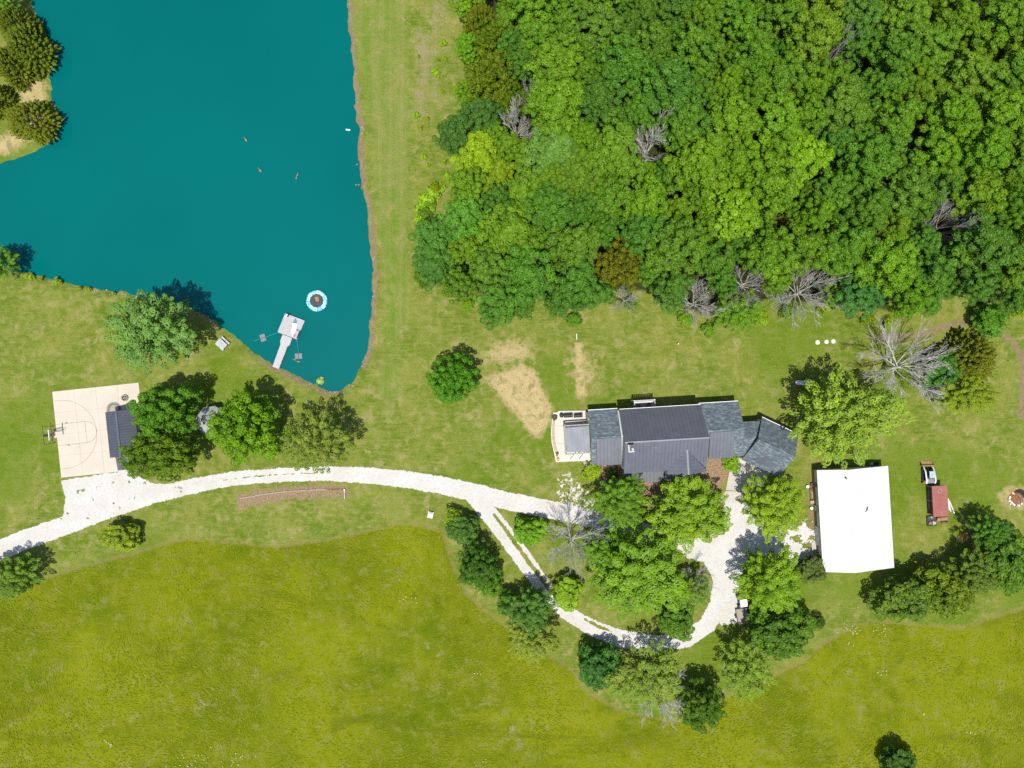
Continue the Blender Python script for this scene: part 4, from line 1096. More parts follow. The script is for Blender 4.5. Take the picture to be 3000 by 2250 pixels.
VR = random.Random(77)
SPOT = {}
def tree(dx, dy, rpx, h, key, col, label, name='broadleaf_tree', cat='tree', group=None, ry=None, jit=0.07, rz=None):
    cm, tm, Rr, H = PROTO[key]
    hc = h * (0.62 if not key.startswith('bush') else 0.5)
    b = D(dx, dy, hc)
    k = (1 - hc / CAM_H) * GSD * DK
    s = rpx * k / Rr; s2 = (ry or rpx) * k / Rr
    o = thing(name, label, cat, (b.x, b.y, 0), 0, group)
    o.scale = (s, s2, h / H)
    if ry is None: o.rotation_euler.z = VR.uniform(0, 2 * PI) if rz is None else rz
    c = bpy.data.objects.new('crown', cm); C.objects.link(c); c.parent = o
    j = [1 + VR.uniform(-jit, jit) for _ in range(3)]
    c.color = (col[0] * 1.48 * j[0], col[1] * 1.50 * j[1], col[2] * 1.35 * j[2], 1)
    if ry is not None: c.rotation_euler.z = VR.choice([0, PI / 2, PI, -PI / 2])
    t = bpy.data.objects.new('trunk', tm); C.objects.link(t); t.parent = o
    return o
# leaf base colours
G_MID = (0.062, 0.165, 0.012); G_YEL = (0.135, 0.215, 0.007); G_BLUE = (0.045, 0.135, 0.026); G_DARK = (0.036, 0.100, 0.010)
G_OLV = (0.105, 0.115, 0.008); G_BRN = (0.17, 0.135, 0.02); G_BRT = (0.105, 0.235, 0.008); G_LIM = (0.20, 0.28, 0.006); G_SAGE = (0.10, 0.20, 0.035); G_PALE = (0.20, 0.235, 0.022)

Y = 'yard and drive trees'
tree(331, 716, 92, 14, 'maple0', G_SAGE, 'feathery pale green tree leaning over the pond bank left of the dock', group=Y)
tree(357, 888, 76, 13, 'round0', (0.072, 0.165, 0.010), 'upper of two touching dark crowns beside the court pavilion', group=Y, ry=68)
tree(345, 985, 85, 12, 'round1', (0.078, 0.130, 0.006), 'lower, olive-tinged of two touching crowns over the pavilion roof', group=Y, ry=62)
tree(533, 926, 85, 13, 'round0', (0.085, 0.195, 0.004), 'dense bright green tree covering half the gazebo', group=Y)
tree(680, 956, 76, 12, 'loose0', (0.11, 0.165, 0.018), 'thin olive-green tree overhanging the gravel drive below the pond', group=Y)
tree(978, 816, 58, 9.5, 'round1', (0.050, 0.150, 0.006), 'lone dark green round tree on the open lawn', group=Y)
tree(258, 1160, 46, 4.5, 'flame', (0.16, 0.22, 0.01), 'small yellow-green tree between drive and hayfield at left', group=Y, ry=32)
tree(22, 1243, 62, 7, 'maple1', (0.085, 0.155, 0.008), 'dark tree cut by the left edge below the drive', group=Y, ry=48)
tree(1000, 1143, 42, 4.5, 'flame', (0.045, 0.105, 0.014), 'dark spreading shrub right of the grey utility box', 'shrub', 'shrub', Y, ry=34)
tree(982, 1120, 25, 3.6, 'bush0', (0.15, 0.23, 0.008), 'bright yellow shrub touching the dark one by the drive fork', 'shrub', 'shrub', Y)
tree(1144, 1148, 40, 4.5, 'flame', (0.105, 0.215, 0.006), 'rounded bright shrub inside the drive fork', 'shrub', 'shrub', Y, ry=33)
tree(1030, 1222, 46, 8.0, 'round0', (0.044, 0.104, 0.009), 'dark green tree left of the loop drive', group=Y, ry=50)
tree(1055, 1252, 36, 6.0, 'flame', (0.055, 0.135, 0.008), 'mid green tree clinging to the dark tree beside the loop drive', group=Y)
tree(1097, 1300, 27, 4.5, 'bush1', (0.045, 0.125, 0.012), 'small dark bush between two trees left of the loop', 'shrub', 'shrub', Y)
tree(1142, 1318, 54, 7.5, 'maple2', (0.055, 0.125, 0.010), 'darker upper tree at the field edge below the loop bend', group=Y)
tree(1150, 1378, 54, 7.0, 'loose1', (0.13, 0.19, 0.012), 'pale feathery tree at the field edge below the loop bend', group=Y)
tree(1196, 1398, 12, 2.6, 'cedar0', (0.10, 0.14, 0.006), 'tiny lone conifer on the grass left of the dark hedge tree', 'conifer', 'tree', Y)
tree(1226, 1280, 38, 4.2, 'flame', (0.15, 0.25, 0.006), 'yellow-green shrub on the inner edge of the loop drive', 'shrub', 'shrub', Y)
tree(1380, 1236, 106, 12.5, 'maple0', (0.098, 0.185, 0.003), 'biggest bright green tree in the middle of the drive loop', group=Y, ry=108)
tree(1312, 1190, 55, 10, 'maple1', (0.088, 0.18, 0.004), 'green tree right behind the bare grey tree in the loop', group=Y)
tree(1335, 1082, 62, 9, 'maple2', (0.078, 0.18, 0.006), 'green tree left of the front door path below the house', group=Y, ry=56)
tree(1485, 1112, 92, 11, 'maple1', (0.125, 0.215, 0.004), 'wide yellow-green tree below the house porch', group=Y, ry=82)
tree(1668, 1096, 66, 9.5, 'maple2', (0.155, 0.215, 0.003), 'golden green tree between garage drive and white barn', group=Y, ry=72)
tree(1662, 1254, 76, 11, 'maple0', (0.115, 0.225, 0.003), 'vivid green round tree right of the gravel turnaround', group=Y, ry=72)
tree(1492, 1278, 46, 6.5, 'loose0', (0.085, 0.155, 0.014), 'thin shrubby tree inside the loop beside the turnaround', group=Y)
tree(1462, 1340, 46, 6.5, 'flame', (0.060, 0.135, 0.008), 'dark leafy tree overhanging the bottom of the loop drive', group=Y, ry=44)
tree(1292, 1438, 48, 6, 'flame', (0.032, 0.105, 0.012), 'dense dark green hedge-like tree under the loop drive', group=Y, ry=54)
tree(1398, 1458, 80, 8.5, 'loose1', (0.115, 0.175, 0.010), 'loose yellowish tree with bare twigs below the loop drive', group=Y, ry=76)
tree(1515, 1522, 54, 8, 'round1', (0.052, 0.112, 0.006), 'dark tree lowest in the clump below the loop drive', group=Y, ry=58)
tree(1684, 1366, 78, 8, 'flame', (0.06, 0.115, 0.006), 'dark spreading tree below the flatbed trailer', group=Y, ry=58)
tree(1612, 1440, 66, 8, 'loose0', (0.112, 0.178, 0.008), 'yellow-green tree standing out into the hayfield below the trailer', group=Y, ry=68)
tree(1768, 1342, 15, 2.6, 'bush1', (0.05, 0.10, 0.012), 'small round bush on the lawn below the white barn', 'shrub', 'shrub', Y)
tree(1758, 1230, 34, 3.6, 'flame', (0.060, 0.095, 0.016), 'brownish green shrub at the barn south-west corner', 'shrub', 'shrub', Y)
tree(1822, 902, 106, 16, 'loose1', (0.155, 0.225, 0.022), 'big pale yellow-green tree above the white barn', group=Y, ry=102)
tree(1812, 905, 78, 14, 'maple1', (0.15, 0.20, 0.014), 'denser green tree filling the heart of the pale tree', group=Y)
tree(2108, 772, 66, 9.5, 'cedar0', (0.095, 0.115, 0.003), 'large olive cedar right of the big bare tree', 'cedar_tree', 'tree', Y, ry=62)
tree(2085, 850, 62, 7.5, 'maple2', (0.13, 0.185, 0.004), 'yellow-green tree at the foot of the olive cedar', group=Y, ry=46)
tree(2035, 800, 46, 6, 'flame', (0.035, 0.11, 0.010), 'dark tree under the big bare tree beside the cedar', group=Y)
tree(1952, 1296, 66, 8, 'flame', (0.072, 0.130, 0.009), 'left tree of the dark clump below the pallet', group=Y, ry=56)
tree(2035, 1282, 62, 8, 'flame', (0.085, 0.142, 0.005), 'middle tree of the dark clump at lower right', group=Y, ry=58)
tree(2100, 1240, 56, 7.5, 'maple2', (0.075, 0.135, 0.007), 'right-of-middle tree of the dark clump at lower right', group=Y)
tree(2170, 1212, 62, 8.5, 'flame', (0.065, 0.135, 0.007), 'rightmost big tree of the dark clump by the photo edge', group=Y, ry=76)
tree(2135, 1150, 42, 7, 'maple1', (0.05, 0.13, 0.008), 'upper tree of the dark clump below the burn pile', group=Y)
tree(1942, 1652, 42, 5, 'flame', (0.04, 0.085, 0.006), 'lone dark tree cut by the bottom edge of the photo', group=Y)
tree(1580, 1003, 20, 2.0, 'bush0', (0.13, 0.24, 0.006), 'yellow-green bush in the bed beside the garage drive', 'shrub', 'shrub', Y)
tree(1280, 1019, 21, 2.2, 'bush1', (0.16, 0.26, 0.006), 'bright yellow bush at the patio steps', 'shrub', 'shrub', Y)
tree(1322, 1024, 16, 1.5, 'bush0', (0.05, 0.10, 0.012), 'dark bush in the bed left of the porch', 'shrub', 'shrub', Y)
tree(1432, 1046, 9, 0.9, 'bush0', (0.08, 0.17, 0.012), 'small bush in the mulch before the porch', 'shrub', 'shrub', Y)
tree(1511, 1010, 9, 0.6, 'bush1', (0.06, 0.17, 0.008), 'low green mat of ground cover right of the porch', 'shrub', 'shrub', Y)
# pond's west point and left edge
CED = (0.098, 0.122, 0.004)
tree(46, 92, 52, 7.5, 'cedar0', CED, 'upper olive cedar on the wooded point in the pond', 'cedar_tree', 'tree', 'cedars on the pond point', ry=58)
tree(12, 130, 46, 7.0, 'cedar1', (0.092, 0.122, 0.004), 'cedar at the left photo edge beside the upper cedar', 'cedar_tree', 'tree', 'cedars on the pond point')
tree(22, 45, 42, 7.5, 'cedar1', (0.096, 0.13, 0.006), 'cedar at the top of the pond point', 'cedar_tree', 'tree', 'cedars on the pond point')
tree(8, 12, 34, 6.0, 'maple2', (0.09, 0.19, 0.008), 'green leafy tree in the top left corner', group='cedars on the pond point')
tree(52, 251, 56, 7.0, 'cedar1', (0.108, 0.130, 0.004), 'lower olive cedar near the tip of the pond point', 'cedar_tree', 'tree', 'cedars on the pond point', ry=48)
tree(-28, 205, 36, 7.0, 'cedar0', CED, 'cedar mostly outside the left edge on the point', 'cedar_tree', 'tree', 'cedars on the pond point')
tree(-2, 566, 36, 6.5, 'maple1', (0.075, 0.165, 0.008), 'green tree at the left edge on the south bank of the pond', group=Y)

# ---- bare trees
def bare_proto(key, H, spread, seed, limbs=8, mat=DEADB, twig=0.017):
    rng = random.Random(seed)
    tr = MB(); zf = H * 0.22; r0 = 0.020 * H + 0.05
    top = Vector((rng.uniform(-.3, .3), rng.uniform(-.3, .3), H * 0.5))
    tr.tube([(0, 0, -0.1), (0.03, 0.02, zf * 0.5), (0.0, 0.05, zf), top], [r0 * 1.3, r0, r0 * 0.8, r0 * 0.3], 7)
    ms = []
    def grow(m, p, d, L, r, lev):
        pts = [p]; rad = [r]; n = 4; q = Vector(p); dd = Vector(d)
        for i in range(n):
            dd = (dd + Vector((rng.gauss(0, .09), rng.gauss(0, .09), rng.gauss(0.03, .06)))).normalized()
            q = q + dd * (L / n); pts.append(q.copy()); rad.append(max(twig * 0.6, r * (1 - 0.8 * (i + 1) / n)))
        m.tube(pts if lev < 3 else pts[::2], rad if lev < 3 else rad[::2], 5 if lev == 0 else (4 if lev == 1 else 3), cap=False)
        if lev >= 3: return
        nb = [8, 6, 4][lev]
        for i in range(nb):
            t = 0.25 + 0.75 * (i + rng.random()) / nb; j = min(n - 1, int(t * n)); b = pts[j].lerp(pts[j + 1], t * n - j)
            ax = Vector((rng.gauss(0, 1), rng.gauss(0, 1), rng.gauss(0, .6)))
            nd = (dd * 1.0 + ax.normalized() * 0.48 + Vector((0, 0, 0.05))).normalized()
            grow(m, b, nd, L * rng.uniform(0.36, 0.56), max(twig, r * 0.42), lev + 1)
    for i in range(limbs):
        a = 2 * PI * i * 0.618 * 1.0 + rng.uniform(-.5, .5); z = zf + (H * 0.46 - zf) * rng.random()
        up = rng.uniform(0.2, 0.95); d = Vector((math.cos(a), math.sin(a), up)).normalized()
        m = MB(); grow(m, Vector((0, 0, z)) + (top * ((z - zf) / (H * .5))) * 0.2, d, spread * rng.uniform(0.5, 1.1), r0 * 0.24, 0)
        ms.append(m.mesh('limb', mat))
    m = MB(); grow(m, top, Vector((0.1, 0.05, 1)), H * 0.45, r0 * 0.35, 0); ms.append(m.mesh('limb', mat))
    PROTO[key] = (ms, tr.mesh('trunk', mat, True), spread, H)
bare_proto('bareA', 12.0, 6.2, 11, 15); bare_proto('bareB', 12.0, 4.6, 23, 12, DEADW, 0.028); bare_proto('bareC', 10.0, 4.2, 35, 13)
bare_proto('twig', 3.0, 2.0, 47, 7, WOODB, 0.03)
LAND = []
def bare(dx, dy, rpx, h, key, label, rz, group='bare leafless trees', frac=0.55):
    ms, tm, Sp, H = PROTO[key]
    b = D(dx, dy, h * frac); s = rpx * (1 - h * frac / CAM_H) * GSD * DK / (Sp * 0.98)
    o = thing('bare_tree' if key != 'twig' else 'bare_shrub', label, 'tree' if key != 'twig' else 'shrub', (b.x, b.y, 0), rz, group)
    o.scale = (s, s, h / H)
    for x in ms:
        c = bpy.data.objects.new('limb', x); C.objects.link(c); c.parent = o
    t = bpy.data.objects.new('trunk', tm); C.objects.link(t); t.parent = o
    return o
BARES = [(1236, 1172, 70, 13, 'bareA', 'bare grey tree standing inside the drive loop', 0.4), (1952, 792, 98, 13, 'bareA', 'largest bare grey tree, on the lawn above the barn', 2.1),
         (1736, 628, 76, 14, 'bareA', 'wide bare tree on the wood edge above the house garage', 3.6), (1612, 612, 50, 14, 'bareC', 'middle of three bare trees on the wood edge above the house', 1.0),
         (1505, 655, 48, 13, 'bareC', 'left of three bare trees on the wood edge above the house', 4.2), (1352, 648, 28, 10, 'bareC', 'small pale bare tree at the wood edge above the straw patch', 5.0),
         (1113, 285, 44, 17, 'bareB', 'white bare tree among the crowns at the wood west side', 0.2), (1402, 322, 62, 20, 'bareB', 'bleached bare tree deep in the upper wood', 1.8),
         (2032, 492, 68, 17, 'bareA', 'bare grey tree inside the wood near the right edge', 5.4), (1145, 215, 24, 16, 'bareB', 'small pale bare tree beside the olive woodland crown', 2.8),
         (1790, 130, 36, 17, 'bareC', 'bare twiggy tree in the upper right wood', 1.2), (2095, 14, 40, 16, 'bareB', 'bleached bare limbs at the top edge near the right corner', 3.0),
         (1425, 1510, 52, 8, 'bareC', 'bare twiggy tree among the loose yellowish clump below the drive', 2.2), (1500, 1252, 34, 6, 'bareC', 'small bare tree beside the turnaround inside the loop', 0.9),
         (2096, 1148, 28, 4.5, 'twig', 'bare brown shrub above the dark clump at lower right', 0.3)]
for x in BARES: bare(*x)

# ---- the wood
SPECIAL = [(1062, 165, 62, 13, 'round0', (0.086, 0.115, 0.004), 'large olive-brown crown on the wood west edge'), (1060, 92, 38, 12, 'round1', (0.085, 0.14, 0.005), 'green crown above the large olive-brown one'),
           (1040, 42, 40, 12, 'cedar1', (0.11, 0.135, 0.006), 'olive crown near the wood top left corner'), (1012, 15, 32, 10, 'oak0', (0.10, 0.19, 0.006), 'bright crown at the wood top left corner'),
           (1010, 110, 26, 9, 'oak1', (0.10, 0.21, 0.008), 'small bright crown left of the olive-brown one'), (1010, 205, 26, 9, 'oak4', (0.085, 0.19, 0.006), 'small bright crown below left of the olive-brown one'),
           (1110, 225, 34, 12, 'round1', (0.082, 0.122, 0.004), 'olive crown just below the large olive-brown one'),
           (1035, 350, 50, 12, 'oak2', (0.15, 0.235, 0.005), 'yellow-green crown at the notch of the wood west edge'), (1075, 385, 36, 12, 'oak3', (0.13, 0.215, 0.006), 'second yellow-green crown beside the notch'),
           (1040, 260, 42, 12, 'oak0', (0.042, 0.105, 0.014), 'dark crown left of the white bare tree'), (990, 300, 42, 11, 'oak1', (0.045, 0.110, 0.014), 'dark crown jutting out of the wood west edge'),
           (1190, 335, 55, 15, 'oak3', (0.082, 0.185, 0.030), 'silvery green crown right of the white bare tree'), (1010, 480, 50, 14, 'oak4', (0.07, 0.18, 0.018), 'sage crown above the bulge of the wood west edge'),
           (1340, 568, 52, 13, 'round0', (0.092, 0.112, 0.006), 'rusty yellow crown above the small pale bare tree'), (1680, 482, 36, 11, 'cedar0', (0.105, 0.11, 0.014), 'brown-green crown between bright crowns mid wood'),
           (1572, 470, 64, 15, 'oak1', (0.13, 0.245, 0.006), 'largest bright yellow-green crown mid wood'), (1720, 350, 52, 15, 'oak2', (0.12, 0.235, 0.006), 'bright crown at centre of the upper wood'),
           (1845, 640, 46, 13, 'oak0', G_BLUE, 'blue-green crown right of the wide bare tree'), (1590, 672, 48, 8, 'loose0', (0.085, 0.165, 0.005), 'low leafy tree below the middle bare tree'),
           (2140, 690, 34, 6, 'flame', (0.06, 0.155, 0.008), 'bright bush at the wood corner above the dirt path'), (945, 520, 46, 11, 'oak2', (0.05, 0.135, 0.018), 'dark crown at the bulge of the wood west edge'),
           (940, 575, 44, 9, 'oak3', (0.045, 0.12, 0.014), 'dark crown low on the bulge of the wood west edge')]
wood = []
for a in SPECIAL: wood.append([*a[:6], a[6]])
fp = FOREST
_gx, _gy = np.meshgrid(np.arange(900, 2330, 5.0), np.arange(-80, 730, 5.0))
_gsd = poly_sd(_gx, _gy, fp)
def inside(x, y):
    return float(_gsd[int(round((y + 80) / 5)), int(round((x - 900) / 5))])
FR = random.Random(2024)
bl = [(b[0], b[1], b[2] * 0.62) for b in BARES[:12]]
for phase in range(3):
    tries = [1500, 6000, 5000][phase]
    for _ in range(tries):
        x = FR.uniform(930, 2290); y = FR.uniform(-60, 705)
        r = [FR.uniform(46, 60), FR.uniform(34, 50), FR.uniform(26, 36)][phase]
        sd = inside(x, y)
        if phase == 0 and sd < r * 0.85: continue
        if sd < r * 0.72: continue
        kk = [0.78, 0.72, 0.66][phase]
        if any((x - q[0]) ** 2 + (y - q[1]) ** 2 < (kk * (r + q[2])) ** 2 for q in wood): continue
        if any((x - q[0]) ** 2 + (y - q[1]) ** 2 < (0.78 * (r + q[2])) ** 2 for q in bl): continue
        if phase > 0 and x > 1780 and y < 620 and FR.random() < 0.2 and float(fbm(np.array([x / 60.0]), np.array([y / 60.0]), 18, 2)[0]) > 0.5: continue
        nz = float(fbm(np.array([x / 170.0]), np.array([y / 170.0]), 8, 3)[0]) + FR.gauss(0, 0.10) - max(0, (x - 1850)) * 0.00010
        q_ = max(0.0, min(1.0, (nz - 0.36) / 0.30))
        c0, c1 = (0.058, 0.142, 0.015), (0.096, 0.186, 0.008)
        col = tuple(c0[i] + (c1[i] - c0[i]) * q_ for i in range(3)); adj = ['blue-green', 'dark green', 'mid green', 'leaf-green', 'yellow-green'][min(4, int(q_ * 5))]
        h = 9.5 + r * 0.10 + FR.uniform(-1.6, 2.4) + 2.5 * min(1, sd / 110)
        if phase == 2: h -= 2.5
        wood.append([x, y, r, h, 'oak%d' % FR.randrange(5), col, None, adj, sd])
GW = 'trees of the dense wood'
def size_word(r): return 'large' if r > 50 else ('small' if r < 36 else 'medium')
rows = {'south': [], 'west': [], 'top': [], 'right': []}
for t in wood:
    if t[6] is not None: continue
    x, y, r, sd = t[0], t[1], t[2], t[8]
    if y > 540 and sd < 62: rows['south'].append(t)
    elif x < 1120 and sd < 62: rows['west'].append(t)
    elif y < 60: rows['top'].append(t)
    elif x > 2150: rows['right'].append(t)
rows['south'].sort(key=lambda t: t[0]); rows['west'].sort(key=lambda t: t[1]); rows['top'].sort(key=lambda t: t[0]); rows['right'].sort(key=lambda t: t[1])
for i, t in enumerate(rows['south']): t[6] = '%s %s crown, %s from the left along the wood lower edge' % (size_word(t[2]), t[7], ORD[i])
for i, t in enumerate(rows['west']): t[6] = '%s %s crown, %s from the top along the wood left edge' % (size_word(t[2]), t[7], ORD[i])
for i, t in enumerate(rows['top']): t[6] = '%s %s crown, %s from the left along the photo top edge' % (size_word(t[2]), t[7], ORD[i])
for i, t in enumerate(rows['right']): t[6] = '%s %s crown, %s from the top along the photo right edge' % (size_word(t[2]), t[7], ORD[i])
marks = [((1402, 322), 'the bleached bare tree in the upper wood'), ((1113, 285), 'the white bare tree at the wood west side'), ((2032, 492), 'the bare tree near the right edge of the wood'),
         ((1736, 632), 'the wide bare tree above the garage'), ((1340, 568), 'the rusty yellow crown'), ((1680, 482), 'the brown-green crown mid wood'), ((1572, 470), 'the largest bright crown mid wood'),
         ((1062, 165), 'the large olive-brown crown'), ((1790, 130), 'the twiggy bare tree in the upper right wood'), ((1190, 335), 'the silvery green crown'), ((1720, 350), 'the bright crown at centre of the upper wood')]
for (mx, my), nm in marks:
    for dxy, word in (((-1, 0), 'left of'), ((1, 0), 'right of'), ((0, -1), 'above'), ((0, 1), 'below')):
        best = None
        for t in wood:
            dx, dy = t[0] - mx, t[1] - my; d = math.hypot(dx, dy)
            if d < 8 or (dx * dxy[0] + dy * dxy[1]) / d < 0.78: continue
            if best is None or d < best[0]: best = (d, t)
        if best and best[1][6] is None and best[0] < 130:
            best[1][6] = '%s crown directly %s %s' % (best[1][7], word, nm)
ygroups = sorted([t for t in wood if t[6] is None], key=lambda t: (int(t[1] // 75), t[0]))
cnt = {}
ROWN = ['topmost', 'second', 'third', 'fourth', 'fifth', 'sixth', 'seventh', 'eighth', 'ninth', 'tenth']
for t in ygroups:
    b = max(0, int(t[1] // 75)); cnt[b] = cnt.get(b, 0) + 1
    t[6] = '%s %s crown inside the wood, %s from left in its %s row' % (size_word(t[2]), t[7], ORD[cnt[b] - 1], ROWN[min(b, 9)])
for t in wood:
    nm = 'cedar_tree' if t[4].startswith('cedar') else 'woodland_tree'
    tree(t[0], t[1], t[2] * 1.12, t[3], t[4], t[5], t[6], nm, 'tree', GW)

# undergrowth shrubs in the gaps along the wood edge
US = random.Random(5)
edge_sh = [(918, 462, 16), (930, 440, 14), (906, 600, 14), (912, 490, 14), (915, 612, 12), (1065, 690, 12), (1240, 690, 16), (1360, 655, 16), (1480, 690, 18), (1530, 712, 18), (1645, 690, 18), (1700, 672, 18), (1785, 665, 18),
           (1875, 690, 15), (940, 405, 12), (1920, 700, 16), (2195, 670, 18), (1010, 660, 14), (965, 632, 13)]
for i, (x, y, r) in enumerate(sorted(edge_sh)):
    tree(x, y, r, US.uniform(1.6, 3.2), 'bush%d' % (i % 2), US.choice([(0.15, 0.22, 0.006), (0.10, 0.19, 0.008), (0.075, 0.16, 0.01)]), 'low edge shrub, %s from the left along the wood border' % ORD[i], 'shrub', 'shrub', 'shrubs along the wood border')
weeds = [(660, 280, 9), (612, 470, 11), (745, 585, 9), (485, 745, 9), (515, 825, 6), (625, 908, 6), (535, 1018, 8), (560, 1070, 6), (665, 1050, 8), (690, 1140, 9), (625, 385, 4), (670, 380, 6), (500, 365, 4), (560, 1290, 22), (540, 1360, 22), (600, 1250, 20), (630, 1215, 16), (520, 1420, 18), (560, 770, 4), (650, 590, 5)]
for i, (x, y, r) in enumerate(sorted(weeds, key=lambda t: t[1])):
    tree((1000 + x / 2.212) / DK, y / 2.212 / DK, r * 0.85, 0.6 + r * 0.03, 'weed', (0.16, 0.27, 0.008), 'yellow-green weed clump, %s from the top on the rough grass' % ORD[i], 'weed_clump', 'weed', 'weed clumps on the rough grass')
# water plants and a floating leafy branch
o = tree(691, 822, 8, 0.5, 'weed', (0.25, 0.33, 0.10), 'pale floating leafy branch in the pond corner', 'floating_branch', 'branch'); o.location.z = -0.42
# reeds on the south shore
for i, (x, y, r) in enumerate([(52, 592, 6), (63, 595, 9), (88, 599, 5), (121, 605, 8), (129, 607, 5), (172, 620, 4), (190, 623, 6), (246, 632, 4)]):
    o = tree(x, y + 2, r, 0.35 + 0.03 * r, 'weed', (0.16, 0.22, 0.010), 'yellowish waterside tuft, %s from the left on the south shore' % ORD[i], 'shore_plant', 'plant', 'tufts on the south shore')

# ---- grass that nobody could count
def meadow():
    rng = np.random.default_rng(9); n = 90000
    x = rng.uniform(-92, 92, n); y = rng.uniform(-72, -20, n)
    sd = poly_sd(x, y, FIELD); keep = sd > 0.4
    dens = fbm(x * 0.12, y * 0.12, 71, 4); keep &= rng.random(n) < sstep(0.3, 0.65, dens) * 0.8 + 0.2
    x, y, dens = x[keep], y[keep], dens[keep]; n = len(x)
    th = fbm(x * 0.03, y * 0.03, 73, 3) * 9; al = np.stack([np.cos(th), np.sin(th), np.full(n, 0.1)], 1)
    P = np.stack([x, y, rng.uniform(0.03, 0.07, n)], 1)
    Nn = np.stack([rng.normal(size=n) * 0.22, rng.normal(size=n) * 0.22, np.full(n, 1.0)], 1)
    L = rng.uniform(0.25, 0.6, n); W_ = L * rng.uniform(0.2, 0.45, n)
    T = np.clip(0.5 + (fbm(x * 0.2, y * 0.2, 75, 4) - 0.5) * 0.5 + rng.normal(size=n) * 0.12, 0, 1)
    me = leaf_mesh('meadow_grass', P, Nn, L, W_, T, 10, al)
    me.materials.clear(); me.materials.append(GRASS)
    o = bpy.data.objects.new('meadow_grass', me); C.objects.link(o); o.color = (0.146, 0.182, 0.007, 1)
    o['kind'] = 'stuff'; o['label'] = 'tall olive-green hay grass covering the lower field'; o['category'] = 'grass'
    # white wildflowers
    pts = []
    for cx, cy, r, k in [(2000 + 1110 / 2.212, 1500 + 760 / 2.212, 10, 26), (2000 + 1270 / 2.212, 1500 + 770 / 2.212, 12, 22), (2000 + 1100 / 2.212, 1500 + 860 / 2.212, 8, 8), (2000 + 1295 / 2.212, 1500 + 1035 / 2.212, 8, 10), (2000 + 1550 / 2.212, 1500 + 1310 / 2.212, 9, 10),
                         (2000 + 1850 / 2.212, 1500 + 1435 / 2.212, 9, 8), (560, 2240, 30, 50), (690, 2225, 30, 30), (325, 2172, 12, 16), (1212, 1756, 12, 10), (1393, 1970, 8, 12), (1178, 1740, 20, 8), (1410, 2225, 14, 14), (2480, 1830, 18, 14), (2640, 1650, 10, 10)]:
        for _ in range(int(k * 0.5)):
            p = S(rng.normal(cx, r), rng.normal(cy, r * 0.7)); pts.append((p.x, p.y, rng.uniform(0.3, 0.5)))
    P = np.array(pts); n = len(P)
    me = leaf_mesh('wildflowers', P, np.tile([0, 0, 1.0], (n, 1)) + rng.normal(size=(n, 3)) * 0.3, rng.uniform(0.10, 0.2, n), rng.uniform(0.08, 0.16, n), np.full(n, 0.5), 12)
    me.materials.clear(); me.materials.append(WHITE)
    o = bpy.data.objects.new('wildflowers', me); C.objects.link(o); o['kind'] = 'stuff'; o['label'] = 'scattered white wildflowers in the hayfield'; o['category'] = 'flowers'
meadow()
def lawn_tufts():
    rng = np.random.default_rng(19); n = 70000
    x = rng.uniform(-92, 92, n); y = rng.uniform(-45, 70, n)
    keep = (poly_sd(x, y, FIELD) < -0.2) & (poly_sd(x, y, POND) < -0.8) & (poly_sd(x, y, FOREST_W) < 1)
    keep &= ~gravel_mask(x, y) & ~(np.maximum(stroke_sd(x, y, *st(MAIN)), poly_sd(x, y, COURTP)) > -0.2)
    for poly in ([(148, 1120), (440, 1118), (440, 1400), (175, 1402)], [(1600, 1195), (2350, 1165), (2350, 1420), (2210, 1480), (2100, 1480), (2100, 1420), (1600, 1420)], [(2370, 1360), (2620, 1350), (2640, 1690), (2370, 1690)]):
        keep &= poly_sd(x, y, spts(poly)) < 0
    rough = fbm(x * 0.25, y * 0.25, 81, 4)
    dmz = poly_sd(x, y, dpts([(885, -50), (1000, -50), (990, 230), (940, 420), (905, 480), (885, 300)])) > 0
    keep &= rng.random(n) < np.where(dmz, 0.9, sstep(0.42, 0.7, rough) * 0.5)
    x, y = x[keep], y[keep]; n = len(x)
    P = np.stack([x, y, rng.uniform(0.03, 0.09, n)], 1)
    Nn = np.stack([rng.normal(size=n) * 0.2, rng.normal(size=n) * 0.2, np.full(n, 1.0)], 1)
    L = rng.uniform(0.15, 0.38, n)
    me = leaf_mesh('lawn_grass', P, Nn, L, L * rng.uniform(0.25, 0.5, n), np.clip(rng.normal(0.5, 0.15, n), 0, 1), 20)
    me.materials.clear(); me.materials.append(GRASS)
    o = bpy.data.objects.new('lawn_grass', me); C.objects.link(o); o.color = (0.18, 0.215, 0.036, 1)
    o['kind'] = 'stuff'; o['label'] = 'short tufts of mown lawn grass'; o['category'] = 'grass'
lawn_tufts()
def shore_rocks():
    rng = random.Random(31); m = MB()
    seg = [(x, y) for x, y in [(200, 628), (270, 637), (330, 652), (400, 664), (445, 686), (480, 714)]]
    seg2 = [(620, 810), (640, 818), (680, 839), (712, 851), (740, 848), (765, 829), (786, 790), (800, 745), (807, 680), (811, 600), (806, 530), (798, 450), (788, 400), (781, 340), (778, 300), (785, 275), (773, 220), (767, 130), (760, 60), (754, 0)]
    for sgm, cnt_ in ((seg, 26), (seg2, 26)):
        for a, b in zip(sgm[:-1], sgm[1:]):
            for _ in range(cnt_ if sgm is seg else 6):
                t = rng.random(); p = D(a[0] + (b[0] - a[0]) * t + rng.gauss(0, 2), a[1] + (b[1] - a[1]) * t + rng.gauss(0, 2))
                m.rock((p.x, p.y, -0.25 + rng.uniform(-.1, .1)), rng.uniform(0.06, 0.2), rng)
    o = m.obj('shore_rocks', STONE); o['kind'] = 'stuff'; o['label'] = 'small rocks strewn along the pond shore'; o['category'] = 'rocks'
shore_rocks()

